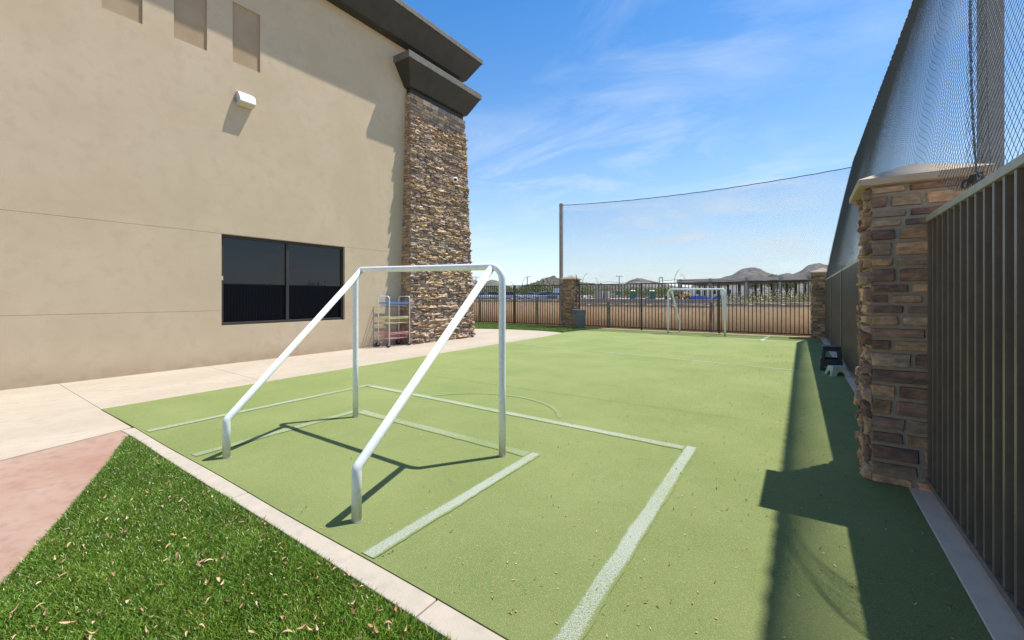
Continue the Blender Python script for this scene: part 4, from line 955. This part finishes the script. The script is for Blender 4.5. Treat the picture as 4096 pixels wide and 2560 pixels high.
# moving van
x, y = P(2238, 88); g = thing('box_van', 'white box van behind the cars, just left of the shaded pillar', 'van', (0,0,0))
MB().box(-3.2,1.4,-1.1,1.1,.7,3.0).build('cargo_box', m_wht, g, bevel=.03); MB().prism([(1.4,.5),(3.1,.5),(3.1,1.2),(2.5,2.1),(1.4,2.2)], -1, 1, 'y').build('cab', m_wht, g, bevel=.04)
MB().box(-3.0,1.2,-1.125,-1.102,1.5,1.8).build('side_stripe', m_org, g)
for xx in (-2.2, 2.3):
    for yy_ in (-1.05,.8): MB().tube([(xx,yy_,.42),(xx,yy_+.25,.42)], .42, 14).build('wheel', m_rubber, g)
g.location = (x, y, .55); g.rotation_euler = (0,0,R(200)); g.scale = (.82,.82,.82)
structure('car_park', MB().prism([P(1820,84), P(2300,70), P(2300,112), P(1820,118)], .70, .81), m_asph)

# ------------------------------------------------------------------ hills
def hillmat(name, a, b, c, s1, s2):
    return M(name, a, b, scale=s1, rough=1, c3=c, s3=s2, bump=1.0, bscale=s2*.7, bdist=6, detail=8, gamma3=(.48,.6), spec=.1)
m_h1 = hillmat('rocky_hill', (.22,.20,.165), (.33,.295,.24), (.09,.09,.07), .2, .8)
m_h2 = hillmat('far_hill', (.165,.15,.135), (.20,.185,.165), (.095,.095,.085), .012, .06)
def hill(name, prof, d, thick, mat, base_row=1192, jag=.04, nx=120, ny=26, sc=1):
    prof = sorted(prof); xs = np.linspace(prof[0][0], prof[-1][0], nx); hs_ = np.interp(xs, [p[0] for p in prof], [p[1] for p in prof])
    V = []
    for i in range(nx):
        H = Zat(hs_[i], d)+.0
        for j in range(ny):
            t = -1+2*j/(ny-1); dd = d+t*thick; f_ = max(0, 1-abs(t)**1.5)
            x, y = P(xs[i], dd); base = .5
            nz = noise.fractal(Vector((x, y, 0))*(8/thick)*sc, .8, 2.2, 6); nz2 = noise.noise(Vector((x, y, 3))*(30/thick)*sc)
            V.append((x, y, base-.6+(H-base+.6)*f_*(1+jag*2.6*nz*(1-f_*.75))+jag*H*.5*nz2*f_))
    o = MB().add(V, [(i*ny+j, (i+1)*ny+j, (i+1)*ny+j+1, i*ny+j+1) for i in range(nx-1) for j in range(ny-1)]).build(name, mat, smooth=False); o['kind'] = 'structure'
hill('hill', [(2030,1190),(2060,1163),(2085,1146),(2115,1137),(2140,1130),(2165,1121),(2190,1112),(2215,1110),(2240,1113),(2275,1122),(2310,1130),(2370,1136),(2430,1140),(2500,1143),(2560,1152),(2640,1160),(2760,1165),(2900,1175),(3000,1190)], 230, 70, m_h1, jag=.16, nx=260, ny=40, sc=1.6)
hill('hill', [(2440,1180),(2490,1140),(2515,1124),(2532,1116),(2550,1113),(2575,1116),(2600,1122),(2640,1131),(2700,1145),(2760,1150),(2820,1165)], 620, 160, m_h2, jag=.05)
hill('hill', [(1500,1150),(1700,1120),(1800,1105),(1870,1112),(1890,1117),(1915,1128),(1940,1130),(1965,1119),(1985,1121),(2010,1134),(2040,1148),(2100,1165),(2160,1185)], 900, 260, m_h2, jag=.05)
hill('hill', [(2640,1190),(2760,1158),(2860,1125),(2895,1107),(2915,1103),(2932,1099),(2955,1083),(2975,1075),(2990,1071),(3005,1069),(3022,1070),(3040,1076),(3060,1087),(3080,1096),(3110,1104),(3160,1118),(3260,1150),(3400,1180)], 1300, 380, m_h2, jag=.04, nx=170)
hill('hill', [(2900,1150),(3050,1125),(3110,1103),(3130,1096),(3150,1092),(3170,1096),(3195,1088),(3215,1074),(3235,1060),(3255,1054),(3275,1055),(3300,1058),(3330,1056),(3380,1064),(3450,1085),(3600,1130),(3800,1180)], 1800, 480, m_h2, jag=.04, nx=150)
for ob in list(bpy.data.objects):
    if ob.type == 'MESH' and ob.name.startswith('dry_leaf'): pass
# stains, hairline cracks and rust spots (marks with a shape of their own)
m_crack = M('crack', (.16,.13,.10), None, rough=1)
def crack(pts, w, z, seed):
    rnd = random.Random(seed); P_ = []
    for (a, b) in zip(pts[:-1], pts[1:]):
        n = max(3, int(math.dist(a, b)/.035))
        for i in range(n): s = i/n; P_.append((a[0]+(b[0]-a[0])*s+rnd.uniform(-.008,.008), a[1]+(b[1]-a[1])*s+rnd.uniform(-.008,.008)))
    P_.append(pts[-1]); m = MB(); V = []
    for i, p in enumerate(P_):
        q = P_[min(i+1, len(P_)-1)] if i < len(P_)-1 else p; r_ = P_[max(i-1, 0)]; d = math.dist(q, r_) or 1; nx, ny = -(q[1]-r_[1])/d, (q[0]-r_[0])/d; ww = w*rnd.uniform(.4, 1)*(1-abs(2*i/(len(P_)-1)-1)**3)+.0004
        V += [(p[0]-nx*ww, p[1]-ny*ww, z), (p[0]+nx*ww, p[1]+ny*ww, z)]
    return m.add(V, [(2*i, 2*i+1, 2*i+3, 2*i+2) for i in range(len(P_)-1)])
for k, (pts, z) in enumerate([([(-8.3,1.60),(-7.9,1.95),(-7.75,2.5)], .004), ([(-7.6,2.6),(-7.2,3.0),(-7.0,3.39)], .004), ([(-8.9,5.2),(-8.2,5.0),(-7.6,5.25)], .004), ([(-6.2,.2),(-5.8,.5),(-5.45,.62)], .004)]):
    o = crack(pts, .0028, z, k).build('pavement_crack', m_crack); o['kind'] = 'structure'
# seams where rolls of turf meet
m_seam = M('turf_seam', (.12,.165,.05), (.17,.22,.075), scale=20, rough=1, bump=.8, bscale=200)
for k, y in enumerate((5.15, 8.8, 12.4)):
    o = crack([(-6.8,y),(-3,y-.02),(.5,y-.01)], .004, .0125, 40+k).build('turf_seam', m_seam); o['kind'] = 'structure'
